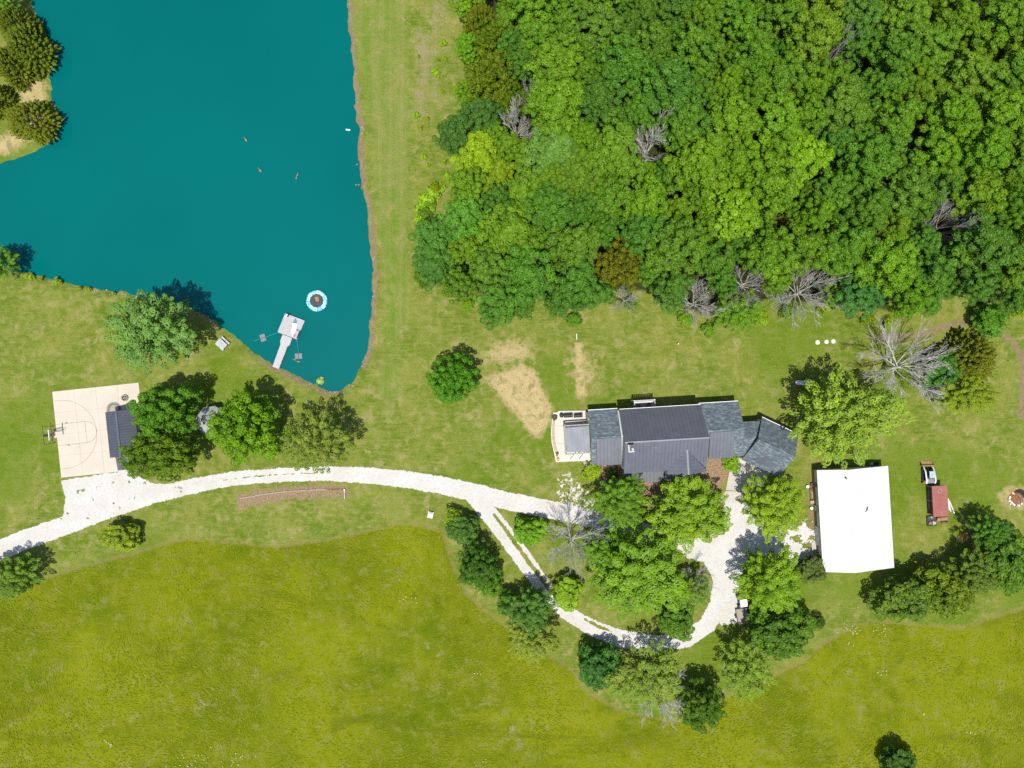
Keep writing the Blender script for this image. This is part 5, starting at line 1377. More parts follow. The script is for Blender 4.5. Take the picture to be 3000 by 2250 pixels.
# ================================================================== THINGS ON THE WATER
WZ = -0.42
def make_dock():
    c = S(740 + 620 / 5.53, 820 + 755 / 5.53)
    def q(x, y): return S(740 + x / 5.53, 820 + y / 5.53) - c
    d = thing('floating_dock', 'pale grey floating dock with a narrow gangway to the bank', 'dock', (c.x, c.y, WZ))
    plat = [q(530, 540), q(845, 660), q(718, 970), q(403, 850)]
    m = MB(); m.prism([p[:2] for p in plat], -0.1, 0.42); m.obj('float', LGREY, d)
    e1 = plat[1] - plat[0]; e2 = plat[3] - plat[0]
    n = 24; m = MB()
    for i in range(n):
        a = plat[0] + e2 * ((i + 0.04) / n); b = plat[0] + e2 * ((i + 0.96) / n)
        m.prism([a[:2], (a + e1)[:2], (b + e1)[:2], (b)[:2]], 0.42, 0.46)
    DECK = pm('pale_deck_boards', (0.42, 0.42, 0.44), 0.7, 0.10, 3)
    m.obj('platform_decking', DECK, d, kind='stuff')
    g = [q(485, 885), q(640, 945), q(605, 1050), q(560, 1085), q(427, 1445), q(320, 1405), q(450, 1045), q(445, 990)]
    m = MB(); m.prism([p[:2] for p in g], 0.12, 0.36); gw = m.obj('gangway', DECK, d)
    for a, b in (((640, 945), (605, 1050)), ((605, 1050), (560, 1085)), ((560, 1085), (545, 1135)), ((540, 1150), (500, 1245)), ((495, 1258), (460, 1345)), ((455, 1358), (427, 1440))):
        a, b = q(*a), q(*b); mid = (a + b) / 2; e = b - a
        m = MB(); m.box((mid.x, mid.y, 0.42), (e.length, 0.09, 0.12), math.atan2(e.y, e.x)); m.obj('kerb_board', WOODG, gw)
    e = plat[2] - plat[3]; mid = (plat[2] + plat[3]) / 2
    m = MB(); m.box((mid.x, mid.y, 0.47), (e.length, 0.07, 0.08), math.atan2(e.y, e.x)); m.obj('hinge_rail', DARKM, d)
    l0 = q(545, 545); a = math.atan2(e1.y, e1.x)
    m = MB()
    for s_ in (-0.22, 0.22):
        o1 = Vector((math.cos(a), math.sin(a), 0)) * s_; up = Vector((-math.sin(a), math.cos(a), 0))
        b = l0 + o1 + e1.normalized() * 0.35
        m.tube([b - up * 0.35 + Vector((0, 0, 0.46)), b - up * 0.3 + Vector((0, 0, 1.0)), b + up * 0.1 + Vector((0, 0, 1.0)), b + up * 0.12 + Vector((0, 0, -0.4))], 0.035, 6)
    m.obj('ladder', DARKM, d)
    return c, q, a
dc, dq, da = make_dock()
# paddle board
def paddle_board():
    a = dc + dq(695, 630); b = dc + dq(662, 925); mid = (a + b) / 2; e = a - b
    o = thing('paddle_board', 'white paddle board with grey-blue nose lying on the dock', 'paddle board', (mid.x, mid.y, WZ + 0.47), math.atan2(e.y, e.x))
    L_ = e.length / 2; W_ = 0.38; n = 20
    def outline(x0, x1, k=1.0):
        top = []; 
        for i in range(n + 1):
            x = x0 + (x1 - x0) * i / n; t = x / L_
            top.append((x, k * W_ * max(0.02, (1 - abs(t) ** 2.6)) ** 0.6))
        return top + [(x, -y) for x, y in reversed(top)]
    m = MB(); m.prism(outline(-L_, L_ * 0.5), 0.0, 0.11); m.obj('hull', WHITE, o)
    m = MB(); m.prism(outline(L_ * 0.505, L_), 0.0, 0.115); m.obj('nose_pad', pm('slate_blue_pad', (0.13, 0.20, 0.26), 0.7), o)
    m = MB(); m.box((-L_ + 0.35, 0, 0.12), (0.25, 0.03, 0.16)); m.obj('fin', BLACK, o)
paddle_board()
def dock_bench():
    p = dc + dq(715, 885)
    o = thing('dock_bench', 'grey slatted bench draped with a pink towel on the dock', 'bench', (p.x, p.y, WZ + 0.46), da + R(-2))
    for i in range(4):
        m = MB(); m.box((-0.27 + i * 0.18, 0, 0.42), (0.15, 1.35, 0.04)); m.obj('slat', LGREY, o)
    for sx in (-0.3, 0.3):
        for sy in (-0.6, 0.6):
            m = MB(); m.box((sx, sy, 0.2), (0.07, 0.07, 0.4)); m.obj('leg', GREYP, o)
    m = MB(); m.box((0.42, 0, 0.72), (0.05, 1.35, 0.5), 0, 0, R(12)); m.obj('backrest', DARKM, o)
    m = MB(); m.box((0.05, 0.8, 0.55), (0.8, 0.05, 0.08)); m.obj('armrest', DARKM, o)
    m = MB(); m.box((-0.16, -0.32, 0.46), (0.3, 0.62, 0.03), 0.1); t = m.obj('pink_towel', PINK, None); t.location = o.location; t.rotation_euler = o.rotation_euler
    tag(t, 'crumpled pink towel on the dock bench seat', 'towel')
dock_bench()
def dock_chair():
    p = dc + dq(560, 578)
    o = thing('deck_chair', 'small white chair at the dock upper corner', 'chair', (p.x, p.y, WZ + 0.46), da)
    m = MB()
    for i in range(4): m.box((-0.2 + i * 0.135, 0, 0.38), (0.11, 0.5, 0.03))
    m.obj('seat', WHITE, o)
    m = MB(); m.box((0.28, 0, 0.65), (0.05, 0.52, 0.55), 0, 0, R(14)); m.obj('backrest', DARKM, o)
    for sx in (-0.22, 0.24):
        for sy in (-0.24, 0.24):
            m = MB(); m.box((sx, sy, 0.18), (0.05, 0.05, 0.37)); m.obj('leg', WHITE, o)
dock_chair()
p = dc + dq(590, 740)
m = MB(); m.tube([(p.x - .15, p.y + .1, WZ + .48), (p.x - .05, p.y - .05, WZ + .48), (p.x + .2, p.y - .13, WZ + .48), (p.x + .5, p.y - .14, WZ + .48)], 0.02, 5)
tag(m.obj('rope', GREYP), 'short loose grey rope lying on the dock boards', 'rope')
FLOATG = pm('float_grey', (0.22, 0.27, 0.29), 0.6, 0.15); FLOATD = pm('float_dark_grey', (0.15, 0.17, 0.19), 0.6, 0.15)
def float_box(x, y, rz, lab):
    p = dc + dq(x, y)
    o = thing('anchor_float', lab, 'float', (p.x, p.y, WZ), rz, 'grey floats moored to the dock')
    for sx in (-0.33, 0.33):
        m = MB(); m.bbox((sx, 0, 0.08), (0.6, 0.95, 0.3), 0, 0.06); m.obj('pontoon', FLOATG, o)
        for sy in (-0.22, 0.22):
            m = MB(); m.box((sx, sy, 0.245), (0.4, 0.3, 0.03)); m.obj('hatch', FLOATD, o)
    m = MB(); m.box((0, 0, 0.2), (0.05, 0.95, 0.04)); m.obj('strap', DARKM, o)
    return p
f1 = float_box(160, 935, R(18 + 90), 'grey square float moored left of the dock')
f2 = float_box(738, 1232, R(3), 'grey square float moored below the dock')
def line(a, b, lab):
    m = MB(); a = Vector(a); b = Vector(b)
    m.tube([a, a.lerp(b, .5) - Vector((0, 0, 0.1)), b], 0.03, 5); tag(m.obj('mooring_rope', TEALR), lab, 'rope', 'teal mooring ropes')
z3 = Vector((0, 0, WZ + 0.22))
line((dc + dq(403, 850))[:2] + (WZ + .3,) if False else Vector((*(dc + dq(403, 850))[:2], WZ + .35)), Vector((f1.x + .6, f1.y + .15, WZ + .2)), 'teal rope from the dock left corner to its float')
line(Vector((*(dc + dq(718, 970))[:2], WZ + .35)), Vector((f2.x, f2.y + .55, WZ + .2)), 'teal rope from the dock lower corner to its float')
line(Vector((f1.x - .6, f1.y - .15, WZ + .2)), Vector((*(dc + dq(10, 992))[:2], WZ + .05)), 'teal rope running from the left float toward the bank')

def trampoline():
    p = S(740 + 1038 / 5.53, 820 + 337 / 5.53)
    o = thing('water_trampoline', 'round blue and white inflatable trampoline floating on the pond', 'trampoline', (p.x, p.y, WZ), R(4))
    BL = pm('sky_blue_vinyl', (0.12, 0.52, 0.72), 0.4, 0.10, 3); LB = pm('pale_blue_vinyl', (0.36, 0.66, 0.78), 0.45, 0.08, 3)
    n = 12; Ro = 1.62; rt = 0.31
    for i in range(n):
        a0 = 2 * PI * i / n; a1 = 2 * PI * (i + 1) / n
        pa = Vector((Ro * math.cos(a0), Ro * math.sin(a0), 0.18)); pb = Vector((Ro * math.cos(a1), Ro * math.sin(a1), 0.18)); e = (pb - pa)
        m = MB(); m.tube([pa + e * .01, pa + e * .08, pb - e * .08, pb - e * .01], [rt * .9, rt, rt, rt * .9], 12)
        seg = m.obj('tube_segment', BL, o, True)
        if i % 2 == 0:
            am = (a0 + a1) / 2; m = MB(); m.box(((Ro + rt * .55) * math.cos(am) * .97, (Ro + rt * .55) * math.sin(am) * .97, 0.40), (0.17, 0.72, 0.07), am, 0, R(40)); m.obj('white_panel', WHITE, seg)
    Ri = 1.22
    for i in range(n):
        a0 = 2 * PI * i / n + 0.02; a1 = 2 * PI * (i + 1) / n - 0.02
        m = MB(); m.slab([(Ri * math.cos(a0), Ri * math.sin(a0), 0.46), (Ri * math.cos(a1), Ri * math.sin(a1), 0.46), (1.72 * math.cos(a1), 1.72 * math.sin(a1), 0.50), (1.72 * math.cos(a0), 1.72 * math.sin(a0), 0.50)], 0.05)
        m.obj('pad', LB if i % 3 else BL, o)
    m = MB(); m.lathe((0, 0, 0.38), [(1.24, 0.0), (1.24, 0.02), (0.6, -0.03), (0.01, -0.05)], 24); m.obj('mat', pm('black_mesh_mat', (0.045, 0.048, 0.052), 0.6, 0.3, 2), o)
    pts = [(0.24 + 0.36 * math.cos(a) * (1 + .2 * math.sin(2 * a)), 0.20 + 0.46 * math.sin(a) * (1 + .15 * math.cos(3 * a))) for a in [2 * PI * i / 22 for i in range(22)]]
    m = MB(); m.prism(pts, 0.375, 0.402); pd = m.obj('muddy_puddle', pm('muddy_water', (0.32, 0.17, 0.085), 0.25, 0.15), o); pd.rotation_euler.z = 0.6
trampoline()
# white buoy
p = S(1018.5, 378.5)
b = thing('buoy', 'white cylindrical buoy floating near the dam', 'buoy', (p.x, p.y, WZ), R(-6))
m = MB(); m.tube([(-.42, 0, .1), (-.36, 0, .1), (.36, 0, .1), (.42, 0, .1)], [0.09, 0.14, 0.14, 0.09], 10); m.obj('body', WHITE, b, True)
m = MB(); m.torus((0.47, 0, .1), 0.06, 0.015, 10, 5); m.obj('eye_ring', DARKM, b)
def duck(px, py, rz, s, lab):
    p = S(px, py); m = MB(); seg = 10
    prof = [(-.34, .02, .10), (-.28, .09, .12), (-.12, .17, .13), (.06, .17, .12), (.2, .11, .13), (.27, .06, .2), (.3, .05, .28), (.34, .065, .33), (.42, .05, .33), (.46, .025, .315), (.52, .015, .305)]
    m.tube([(x, 0, z) for x, r, z in prof], [r for x, r, z in prof], seg)
    o = m.obj('duck', DUCKM, None, True); o.location = (p.x, p.y, WZ); o.rotation_euler.z = rz; o.scale = (s, s, s)
    tag(o, lab, 'duck', 'ducks on the pond')
duck(719, 408, R(120), 1.1, 'uppermost lone duck far out on the pond'); duck(761, 498, R(125), 1.1, 'duck swimming just below the uppermost one')
duck(870, 511, R(60), 0.8, 'front duck of the close pair in open water'); duck(867, 519, R(70), 0.8, 'rear duck of the close pair in open water')
duck(1045, 480, R(20), 0.6, 'duck near the dam side of the pond'); duck(1050, 540, R(10), 0.6, 'right duck of two side by side near the dam'); duck(1042, 540, R(10), 0.6, 'left duck of two side by side near the dam')
duck(862, 1053, R(160), 0.8, 'duck left of the lower moored float'); duck(873, 1059, R(170), 0.9, 'duck just below the lower moored float')

# ================================================================== THINGS ON LAND
def hoop():
    b = S(157, 1273); ang = R(6)
    o = thing('basketball_hoop', 'basketball hoop with glass backboard at the court west edge', 'basketball hoop', (b.x, b.y, 0), ang)
    m = MB(); m.box((0, 0, 1.55), (0.2, 0.2, 3.1)); m.obj('pole', DARKM, o)
    m = MB(); m.box((0, 0, 0.05), (0.6, 0.6, 0.1)); m.obj('base_plate', DARKM, o)
    m = MB()
    for z0, z1 in ((2.95, 3.6), (2.3, 2.95)):
        for s in (-.16, .16): m.tube([(0, s, z0), (1.35, s * 1.6, z1)], 0.05, 6)
    m.obj('extension_arm', DARKM, o)
    CG = bpy.data.materials.new('clear_glass'); k = NT(CG)
    g = k.n('ShaderNodeBsdfGlossy'); g.inputs[1].default_value = 0.1; t = k.n('ShaderNodeBsdfTransparent'); t.inputs[0].default_value = (0.86, 0.92, 0.9, 1)
    mx = k.n('ShaderNodeMixShader'); mx.inputs[0].default_value = 0.08; k.l(t.outputs[0], mx.inputs[1]); k.l(g.outputs[0], mx.inputs[2]); k.l(mx.outputs[0], k.out.inputs[0])
    m = MB(); m.box((1.45, 0, 3.4), (0.03, 1.75, 1.0)); bb = m.obj('backboard', CG, o)
    for c, d, mt in [((1.45, 0, 3.93), (0.1, 1.86, 0.09), WHITE), ((1.45, 0, 2.88), (0.08, 1.86, 0.07), DARKM), ((1.45, .9, 3.4), (0.08, 0.06, 1.0), DARKM), ((1.45, -.9, 3.4), (0.08, 0.06, 1.0), DARKM), ((1.4, 0, 3.2), (0.08, 0.24, 0.6), DARKM)]:
        m = MB(); m.box(c, d); m.obj('frame_bar', mt, bb)
    m = MB(); m.torus((1.84, 0, 3.05), 0.23, 0.025, 16, 5); m.box((1.53, 0, 3.03), (0.16, 0.14, 0.08)); m.obj('rim', ORNG, o)
    m = MB()
    for i in range(8):
        a = 2 * PI * i / 8; m.tube([(1.84 + .22 * math.cos(a), .22 * math.sin(a), 3.04), (1.84 + .13 * math.cos(a + .5), .13 * math.sin(a + .5), 2.65)], 0.008, 3)
    m.obj('net', WHITE, o)
    m = MB(); m.tube([(0.2, 1.45, 0.1), (-.2, 1.5, 0.9), (-0.55, 1.62, 2.1), (-0.55, 0, 2.15), (-0.55, -1.62, 2.1), (-.2, -1.5, 0.9), (0.2, -1.45, 0.1)], 0.04, 6); m.obj('ball_return_frame', BLACK, o)
    m = MB(); m.prism([(0.1, -0.6), (0.95, -0.6), (0.95, 0.55), (0.1, 0.55)], 0.0, 0.06); m.obj('footing', CONC, o)
hoop()
def fire_ring():
    p = S(367, 1165.5)
    o = thing('fire_pit', 'round stone fire pit on the concrete court', 'fire pit', (p.x, p.y, 0.085))
    rng = random.Random(3)
    for i in range(12):
        a = 2 * PI * i / 12; m = MB(); m.bbox((0.5 * math.cos(a), 0.5 * math.sin(a), 0.15), (0.2, 0.24, 0.3 + rng.uniform(-.02, .02)), a, 0.03); m.obj('stone', rng.choice([STONE, WOODT, WOODG]), o)
    m = MB(); m.lathe((0, 0, 0.02), [(0.42, 0), (0.4, 0.06), (0.1, 0.1)], 12); m.obj('ash_bed', CHAR, o)
    for i in range(5):
        a = rng.uniform(0, PI); m = MB(); m.tube([(-.3 * math.cos(a), -.3 * math.sin(a), .14 + i * .03), (.3 * math.cos(a), .3 * math.sin(a), .16 + i * .03)], 0.05, 6); m.obj('log', rng.choice([WOODG, WOODB, LGREY]), o)
fire_ring()
def picnic():
    c = S(620 + 560 / 16.59, 960 + 790 / 16.59)
    o = thing('picnic_table', 'pale grey picnic table with split benches near the pond bank', 'picnic table', (c.x, c.y, 0), R(-43))
    m = MB()
    for i in range(5):
        mm = MB(); mm.box((0, -0.44 + i * 0.22, 0.74), (1.75, 0.20, 0.05)); mm.obj('table_board', LGREY, o)
    m.lathe((-.1, 0, 0.76), [(0.06, 0), (0.06, 0.04)], 10); m.obj('umbrella_hole', DARKM, o)
    for y in (0.85, -0.72):
        for x in (-0.48, 0.48):
            m = MB(); m.box((x, y, 0.45), (0.86, 0.3, 0.06)); m.obj('bench_seat', LGREY, o)
    for x in (-0.6, 0.6):
        m = MB(); m.box((x, 0.05, 0.4), (0.08, 1.75, 0.08)); m.obj('cross_beam', GREYP, o)
        for y in (-0.45, 0.5):
            m = MB(); m.box((x, y, 0.36), (0.08, 0.1, 0.76), 0, R(-18 if y > 0 else 18)); m.obj('leg', GREYP, o)
picnic()
# patio furniture (house frame)
def hp(u, v, z=0.12):
    c, s = math.cos(TH), math.sin(TH); return Vector((27 + c * u - s * v, -9 + s * u + c * v, z))
def patio_px(x, y, z=0.12): 
    p = S(1600 + x / 7.54, 1180 + y / 7.54); p.z = z; return p
p = patio_px(335, 278); o = thing('covered_grill', 'round black covered grill, leftmost on the patio upper edge', 'grill', p, TH)
m = MB(); m.lathe((0, 0, 0), [(0.34, 0), (0.36, 0.5), (0.37, 0.8), (0.3, 1.0), (0.12, 1.08)], 14); m.obj('cover', COVER, o, True); m = MB(); m.box((0, 0, 1.09), (0.26, 0.05, 0.05)); m.obj('handle', DARKM, o)
for x, wd, lab in ((485, 1.55, 'long black covered grill between two others on the patio edge'), (702, 1.5, 'black covered grill nearest the house on the patio edge')):
    p = patio_px(x, 280); o = thing('covered_grill', lab, 'grill', p, TH)
    m = MB(); m.bbox((0, 0, 0.5), (wd, 0.62, 1.0), 0, 0.12); m.obj('cover', COVER, o); m = MB(); m.bbox((0, 0, 1.03), (wd * 0.5, 0.4, 0.14), 0, 0.08); m.obj('lid_bulge', COVER, o)
    m = MB(); m.box((0, -0.33, 0.8), (wd * 0.5, 0.04, 0.04)); m.obj('handle_strap', GREYP, o)
p = patio_px(895, 300); o = thing('storage_cabinet', 'dark narrow cabinet against the house wall on the patio', 'cabinet', p, TH)
m = MB(); m.box((0, 0, 0.75), (0.35, 1.5, 1.5)); m.obj('body', DARKM, o)
for s in (-.37, .37):
    m = MB(); m.box((-.19, s, 0.75), (0.03, 0.7, 1.4)); m.obj('door', WOODB, o)
p = patio_px(935, 360); m = MB(); m.bbox((0, 0, 0.35), (0.35, 0.5, 0.7), 0, 0.05); t = m.obj('white_cooler', WHITE); t.location = p; tag(t, 'small white cooler at the house wall beside the cabinet', 'cooler')
for x, y, lab in ((630, 1185, 'left of two cream sun loungers on the patio'), (820, 1185, 'right of two cream sun loungers on the patio')):
    p = patio_px(x, y); o = thing('sun_lounger', lab, 'sun lounger', p, R(52), 'loungers on the patio')
    m = MB(); m.bbox((-.25, 0, 0.34), (1.2, 0.62, 0.1), 0, 0.03); m.obj('cushion', CREAM, o)
    m = MB(); m.box((0.66, 0, 0.5), (0.7, 0.62, 0.1), 0, 0, R(-28)); m.obj('backrest', CREAM, o)
    m = MB(); m.box((-.02, .31, 0.27), (1.7, 0.05, 0.06)); m.box((-.02, -.31, 0.27), (1.7, 0.05, 0.06)); m.obj('frame', WOODB, o)
    for sx in (-.75, .6):
        for sy in (-.28, .28):
            m = MB(); m.box((sx, sy, 0.12), (0.06, 0.06, 0.25)); m.obj('leg', WOODB, o)
def pot(x, y, r, hgt, lab, mt, fl, z=0.12):
    p = patio_px(x, y, z); o = thing('flower_pot', lab, 'flower pot', p, 0)
    m = MB(); m.lathe((0, 0, 0), [(r * .7, 0), (r, hgt), (r * 1.05, hgt), (r * 0.85, hgt - .04)], 12); m.obj('pot', mt, o, True)
    rng = random.Random(int(x)); m = MB()
    for i in range(12): m.rock((rng.gauss(0, r * .45), rng.gauss(0, r * .45), hgt + .08), r * .4, rng, 1)
    m.obj('plant', fl, o)
pot(183, 318, 0.42, 0.45, 'dark round planter at the patio upper left corner', DARKM, pm('dull_plant', (0.10, 0.09, 0.05), 0.9, 0.4, 8), 0.12)
pot(240, 1110, 0.24, 0.4, 'upper dark planter at the patio lower left corner', DARKM, pm('brown_plant', (0.08, 0.07, 0.06), 0.9, 0.4, 8))
pot(235, 1168, 0.12, 0.25, 'tiny dark pot between the two corner planters', DARKM, WOODB)
pot(258, 1243, 0.24, 0.35, 'planter of yellow flowers at the patio lower left corner', RUST, FLOWY)
pot(895, 1297, 0.2, 0.4, 'grey pot at the patio steps by the yellow bush', WOODG, pm('dull_green_plant', (0.12, 0.13, 0.08), 0.9, 0.3, 8), 0.09)
# rear-deck furniture stands on the house deck
def chair_dark(u, v, lab):
    p = hp(u, v, 2.63); o = thing('deck_armchair', lab, 'chair', p, TH, 'dark chairs on the rear deck')
    m = MB(); m.bbox((0, 0, 0.4), (0.6, 0.6, 0.12), 0, 0.04); m.obj('seat', DARKM, o); m = MB(); m.box((0, -.3, 0.7), (0.6, 0.08, 0.6)); m.obj('backrest', DARKM, o)
    for s in (-.26, .26):
        for y in (-.24, .24):
            m = MB(); m.box((s, y, 0.17), (0.05, 0.05, 0.34)); m.obj('leg', BLACK, o)
chair_dark(-4.9, 5.55, 'left dark chair on the small rear deck'); chair_dark(-3.1, 5.65, 'right dark chair on the small rear deck')

def disc(px, py, r, lab, mt, hgt=0.12, seg=18, name='septic_lid', cat='lid', grp=None):
    p = S(px, py); o = thing(name, lab, cat, p, 0, grp)
    m = MB(); m.lathe((0, 0, 0), [(r, -0.05), (r, hgt * .7), (r * .92, hgt), (r * .2, hgt + .015)], seg); m.obj('lid', mt, o)
    m = MB(); m.box((0, 0, hgt + .02), (r * .5, 0.05, 0.03)); m.obj('handle', LGREY, o)
disc(2395, 1003, 0.42, 'leftmost of three pale round lids on the lawn', PALEG, grp='round septic lids'); disc(2421, 1001.5, 0.40, 'middle of three pale round lids on the lawn', PALEG, grp='round septic lids'); disc(2441, 1000, 0.40, 'rightmost of three pale round lids on the lawn', PALEG, grp='round septic lids')
disc(1519, 1453, 0.45, 'flat oval lid sunk in the gravel drive', CONC, 0.06)
def propane():
    p = S(2347, 1122); o = thing('propane_tank', 'white propane tank in the shade of the pale tree', 'tank', (p.x, p.y, 0), R(-7))
    m = MB(); r = 0.42; pr = [(-1.28, .05), (-1.24, .2), (-1.12, .34), (-.95, r), (.95, r), (1.12, .34), (1.24, .2), (1.28, .05)]
    m.tube([(x, 0, 0.72) for x, _ in pr], [q for _, q in pr], 18); m.obj('tank_body', WHITE, o, True)
    m = MB(); m.lathe((0.25, 0, 1.1), [(0.2, 0), (0.2, 0.1), (0.12, 0.16)], 12); m.obj('valve_dome', pm('teal_dome', (0.02, 0.25, 0.2), 0.5), o)
    for x in (-.8, .8):
        m = MB(); m.box((x, 0, 0.17), (0.14, 0.7, 0.36)); m.obj('foot', GREYP, o)
propane()
def utility_box():
    p = S(1262, 1507); o = thing('utility_box', 'pale grey utility box on the lawn beside the drive fork', 'utility box', (p.x, p.y, 0), R(-14))
    m = MB(); m.box((0, -.1, 0.22), (0.86, 0.95, 0.44)); m.obj('body', OFFW, o)
    m = MB(); m.box((0, -.12, 0.47), (0.74, 0.78, 0.05), 0, R(4)); m.obj('lid', LGREY, o)
    m = MB(); m.box((0, .46, 0.25), (0.8, 0.16, 0.3)); m.obj('vent', DARKM, o)
    for s in (-.42, .42):
        m = MB(); m.box((s, 0, 0.26), (0.06, 1.2, 0.52)); m.obj('side_panel', WHITE, o)
utility_box()
# bed edging
def bed_edge():
    o = thing('timber_edging', 'curved weathered timber edging along the leaf-strewn bed', 'edging', (0, 0, 0))
    pts = [(704, 1460.7), (738, 1454), (770, 1448), (806, 1443), (845, 1439.5), (880, 1437), (918, 1435), (957, 1434.3), (1005, 1433.8)]
    for i in range(len(pts) - 1):
        a, b = S(*pts[i]), S(*pts[i + 1]); e = b - a; mid = (a + b) / 2
        m = MB(); m.box((mid.x, mid.y, 0.08), (e.length - 0.03, 0.16, 0.2 + 0.01 * (i % 3)), math.atan2(e.y, e.x)); m.obj('timber', WOODG if i < 7 else WOODB, o)
bed_edge()
p = S(1010.6, 1447); o = thing('trough_post', 'grey metal beam with a white cap at the bed right end', 'beam', (p.x, p.y, 0), R(2))
m = MB(); m.box((0, 0, 0.25), (0.16, 1.7, 0.14)); m.obj('beam', GREYP, o); m = MB(); m.box((0, .75, 0.36), (0.2, 0.25, 0.1)); m.obj('cap', WHITE, o)
for s in (-.7, .7):
    m = MB(); m.box((0, s, 0.1), (0.3, 0.1, 0.2)); m.obj('foot', DARKM, o)
m = MB(); p = S(1689, 978); q = S(1690, 995); m.tube([(p.x, p.y, .06), (q.x, q.y, .06)], 0.07, 8); tag(m.obj('white_pipe', WHITE), 'short white pipe lying on the grass above the straw strip', 'pipe')
p = S(1986, 1007); o = thing('yard_hydrant', 'small white-capped standpipe on the lawn above the house', 'standpipe', p); m = MB(); m.lathe((0, 0, 0), [(0.09, 0), (0.09, 0.45), (0.13, 0.47), (0.05, 0.55)], 10); m.obj('pipe', WHITE, o); m = MB(); m.box((-.16, 0.05, 0.25), (0.2, 0.14, 0.3)); m.obj('valve_box', DARKM, o)
rng = random.Random(8); m = MB(); p = S(1723, 1114); m.rock((p.x, p.y, 0.04), 0.36, rng, 0.35); tag(m.obj('flat_stone', STONE), 'flat pale stone beside the straw strip', 'stone')

def skid_steer():
    p = S(2714, 1390); o = thing('skid_steer', 'white and black skid steer loader with a rusty bucket', 'loader', (p.x, p.y, 0), R(2))
    for s in (-1, 1):
        m = MB(); pr = [(-1.2, .0), (-1.35, .2), (-1.3, .45), (-1.1, .6), (0.95, .62), (1.2, .5), (1.25, .25), (1.05, .0)]
        vs = [(s * .62, y, z) for y, z in pr] + [(s * .95, y, z) for y, z in pr]; n = len(pr)
        m.add(vs, [tuple(range(n)), tuple(range(2 * n - 1, n - 1, -1))] + [(i, (i + 1) % n, n + (i + 1) % n, n + i) for i in range(n)]); t = m.obj('track', BLACK, o)
        for y in (-.9, -.3, .3, .85):
            m = MB(); m.tube([(s * .7, y, .28), (s * .99, y, .28)], 0.2, 10); m.obj('roller', DARKM, t)
        m = MB(); m.tube([(s * .78, -1.25, 1.45), (s * .78, -.9, 1.6), (s * .78, .6, 1.3), (s * .78, 1.3, .75), (s * .72, 1.5, .45)], [.12, .13, .12, .11, .1], 6); m.obj('lift_arm', WHITE, o)
        m = MB(); m.box((s * .74, -1.2, 0.95), (0.2, 0.5, 1.0)); m.obj('rear_tower', WHITE, o)
    m = MB(); m.box((0, -.15, 0.75), (1.2, 2.2, 0.7)); m.obj('body', DARKM, o)
    m = MB(); m.bbox((0, -.95, 1.2), (1.1, 0.8, 0.5), 0, 0.1); h = m.obj('engine_cover', GREYP, o)
    for i in range(4):
        m = MB(); m.box((0, -1.2 + i * .16, 1.47), (0.8, 0.06, 0.03)); m.obj('louvre', DARKM, h)
    m = MB(); m.box((0, -1.42, 0.85), (1.5, 0.14, 0.3)); m.obj('rear_bumper', ORNG, o)
    m = MB(); m.box((0, .2, 2.03), (1.0, 1.15, 0.08)); c = m.obj('cab_roof', pm('blue_grey_roof', (0.34, 0.42, 0.46), 0.5), o)
    for sx in (-.46, .46):
        for y in (-.3, .72):
            m = MB(); m.box((sx, y, 1.5), (0.08, 0.08, 1.0)); m.obj('cab_post', DARKM, o)
    m = MB(); m.box((0, 0, 1.2), (0.5, 0.5, 0.5)); m.obj('seat', BLACK, o)
    m = MB(); pr = [(1.55, .05), (2.35, .05), (2.4, .1), (1.85, .28), (1.75, .6), (1.72, .75), (1.6, .75)]
    vs = [(-1.03, y, z) for y, z in pr] + [(1.03, y, z) for y, z in pr]; n = len(pr)
    m.add(vs, [tuple(range(n)), tuple(range(2 * n - 1, n - 1, -1))] + [(i, n + i, n + (i + 1) % n, (i + 1) % n) for i in range(n)]); b = m.obj('bucket', RUST, o)
    for s in (-1.05, 1.05):
        m = MB(); m.add([(s - .03, 1.6, .06), (s - .03, 2.35, .08), (s - .03, 1.75, .72), (s + .03, 1.6, .06), (s + .03, 2.35, .08), (s + .03, 1.75, .72)], [(0, 1, 2), (5, 4, 3), (0, 3, 4, 1), (1, 4, 5, 2), (2, 5, 3, 0)]); m.obj('bucket_side', DARKM, b)
    m = MB(); m.box((-.9, -1.45, .5), (.3, .25, .3)); m.obj('red_tail_box', REDP, o)
skid_steer()
def spare_bucket():
    p = S(2759, 1520); o = thing('spare_bucket', 'spare rusty loader bucket below the red-roofed shelter', 'bucket', (p.x, p.y, 0), R(6))
    m = MB(); pr = [(-.35, .03), (.4, .03), (.45, .08), (-.1, .25), (-.22, .6), (-.35, .6)]; vs = [(-1.0, -y, z) for y, z in pr] + [(1.0, -y, z) for y, z in pr]; n = len(pr)
    m.add(vs, [tuple(range(n - 1, -1, -1)), tuple(range(n, 2 * n))] + [((i + 1) % n, n + (i + 1) % n, n + i, i) for i in range(n)]); b = m.obj('shell', RUST, o)
    for s in (-1.02, 1.02):
        m = MB(); m.add([(s - .03, .3, .05), (s - .03, -.42, .06), (s - .03, .28, .6), (s + .03, .3, .05), (s + .03, -.42, .06), (s + .03, .28, .6)], [(0, 1, 2), (5, 4, 3), (0, 3, 4, 1), (1, 4, 5, 2), (2, 5, 3, 0)]); m.obj('side_plate', WOODB, o)
    m = MB(); m.box((0, -.42, .06), (2.04, .1, .04)); m.obj('cutting_edge', DARKM, o)
spare_bucket()
p = S(2765, 1529); o = thing('fork_attachment', 'black pallet-fork frame lying below the spare bucket', 'fork frame', (p.x, p.y, 0), R(3))
m = MB(); m.box((0, 0, .1), (1.4, .1, .12)); m.box((0, .2, .1), (1.4, .08, .12)); m.obj('frame', BLACK, o)
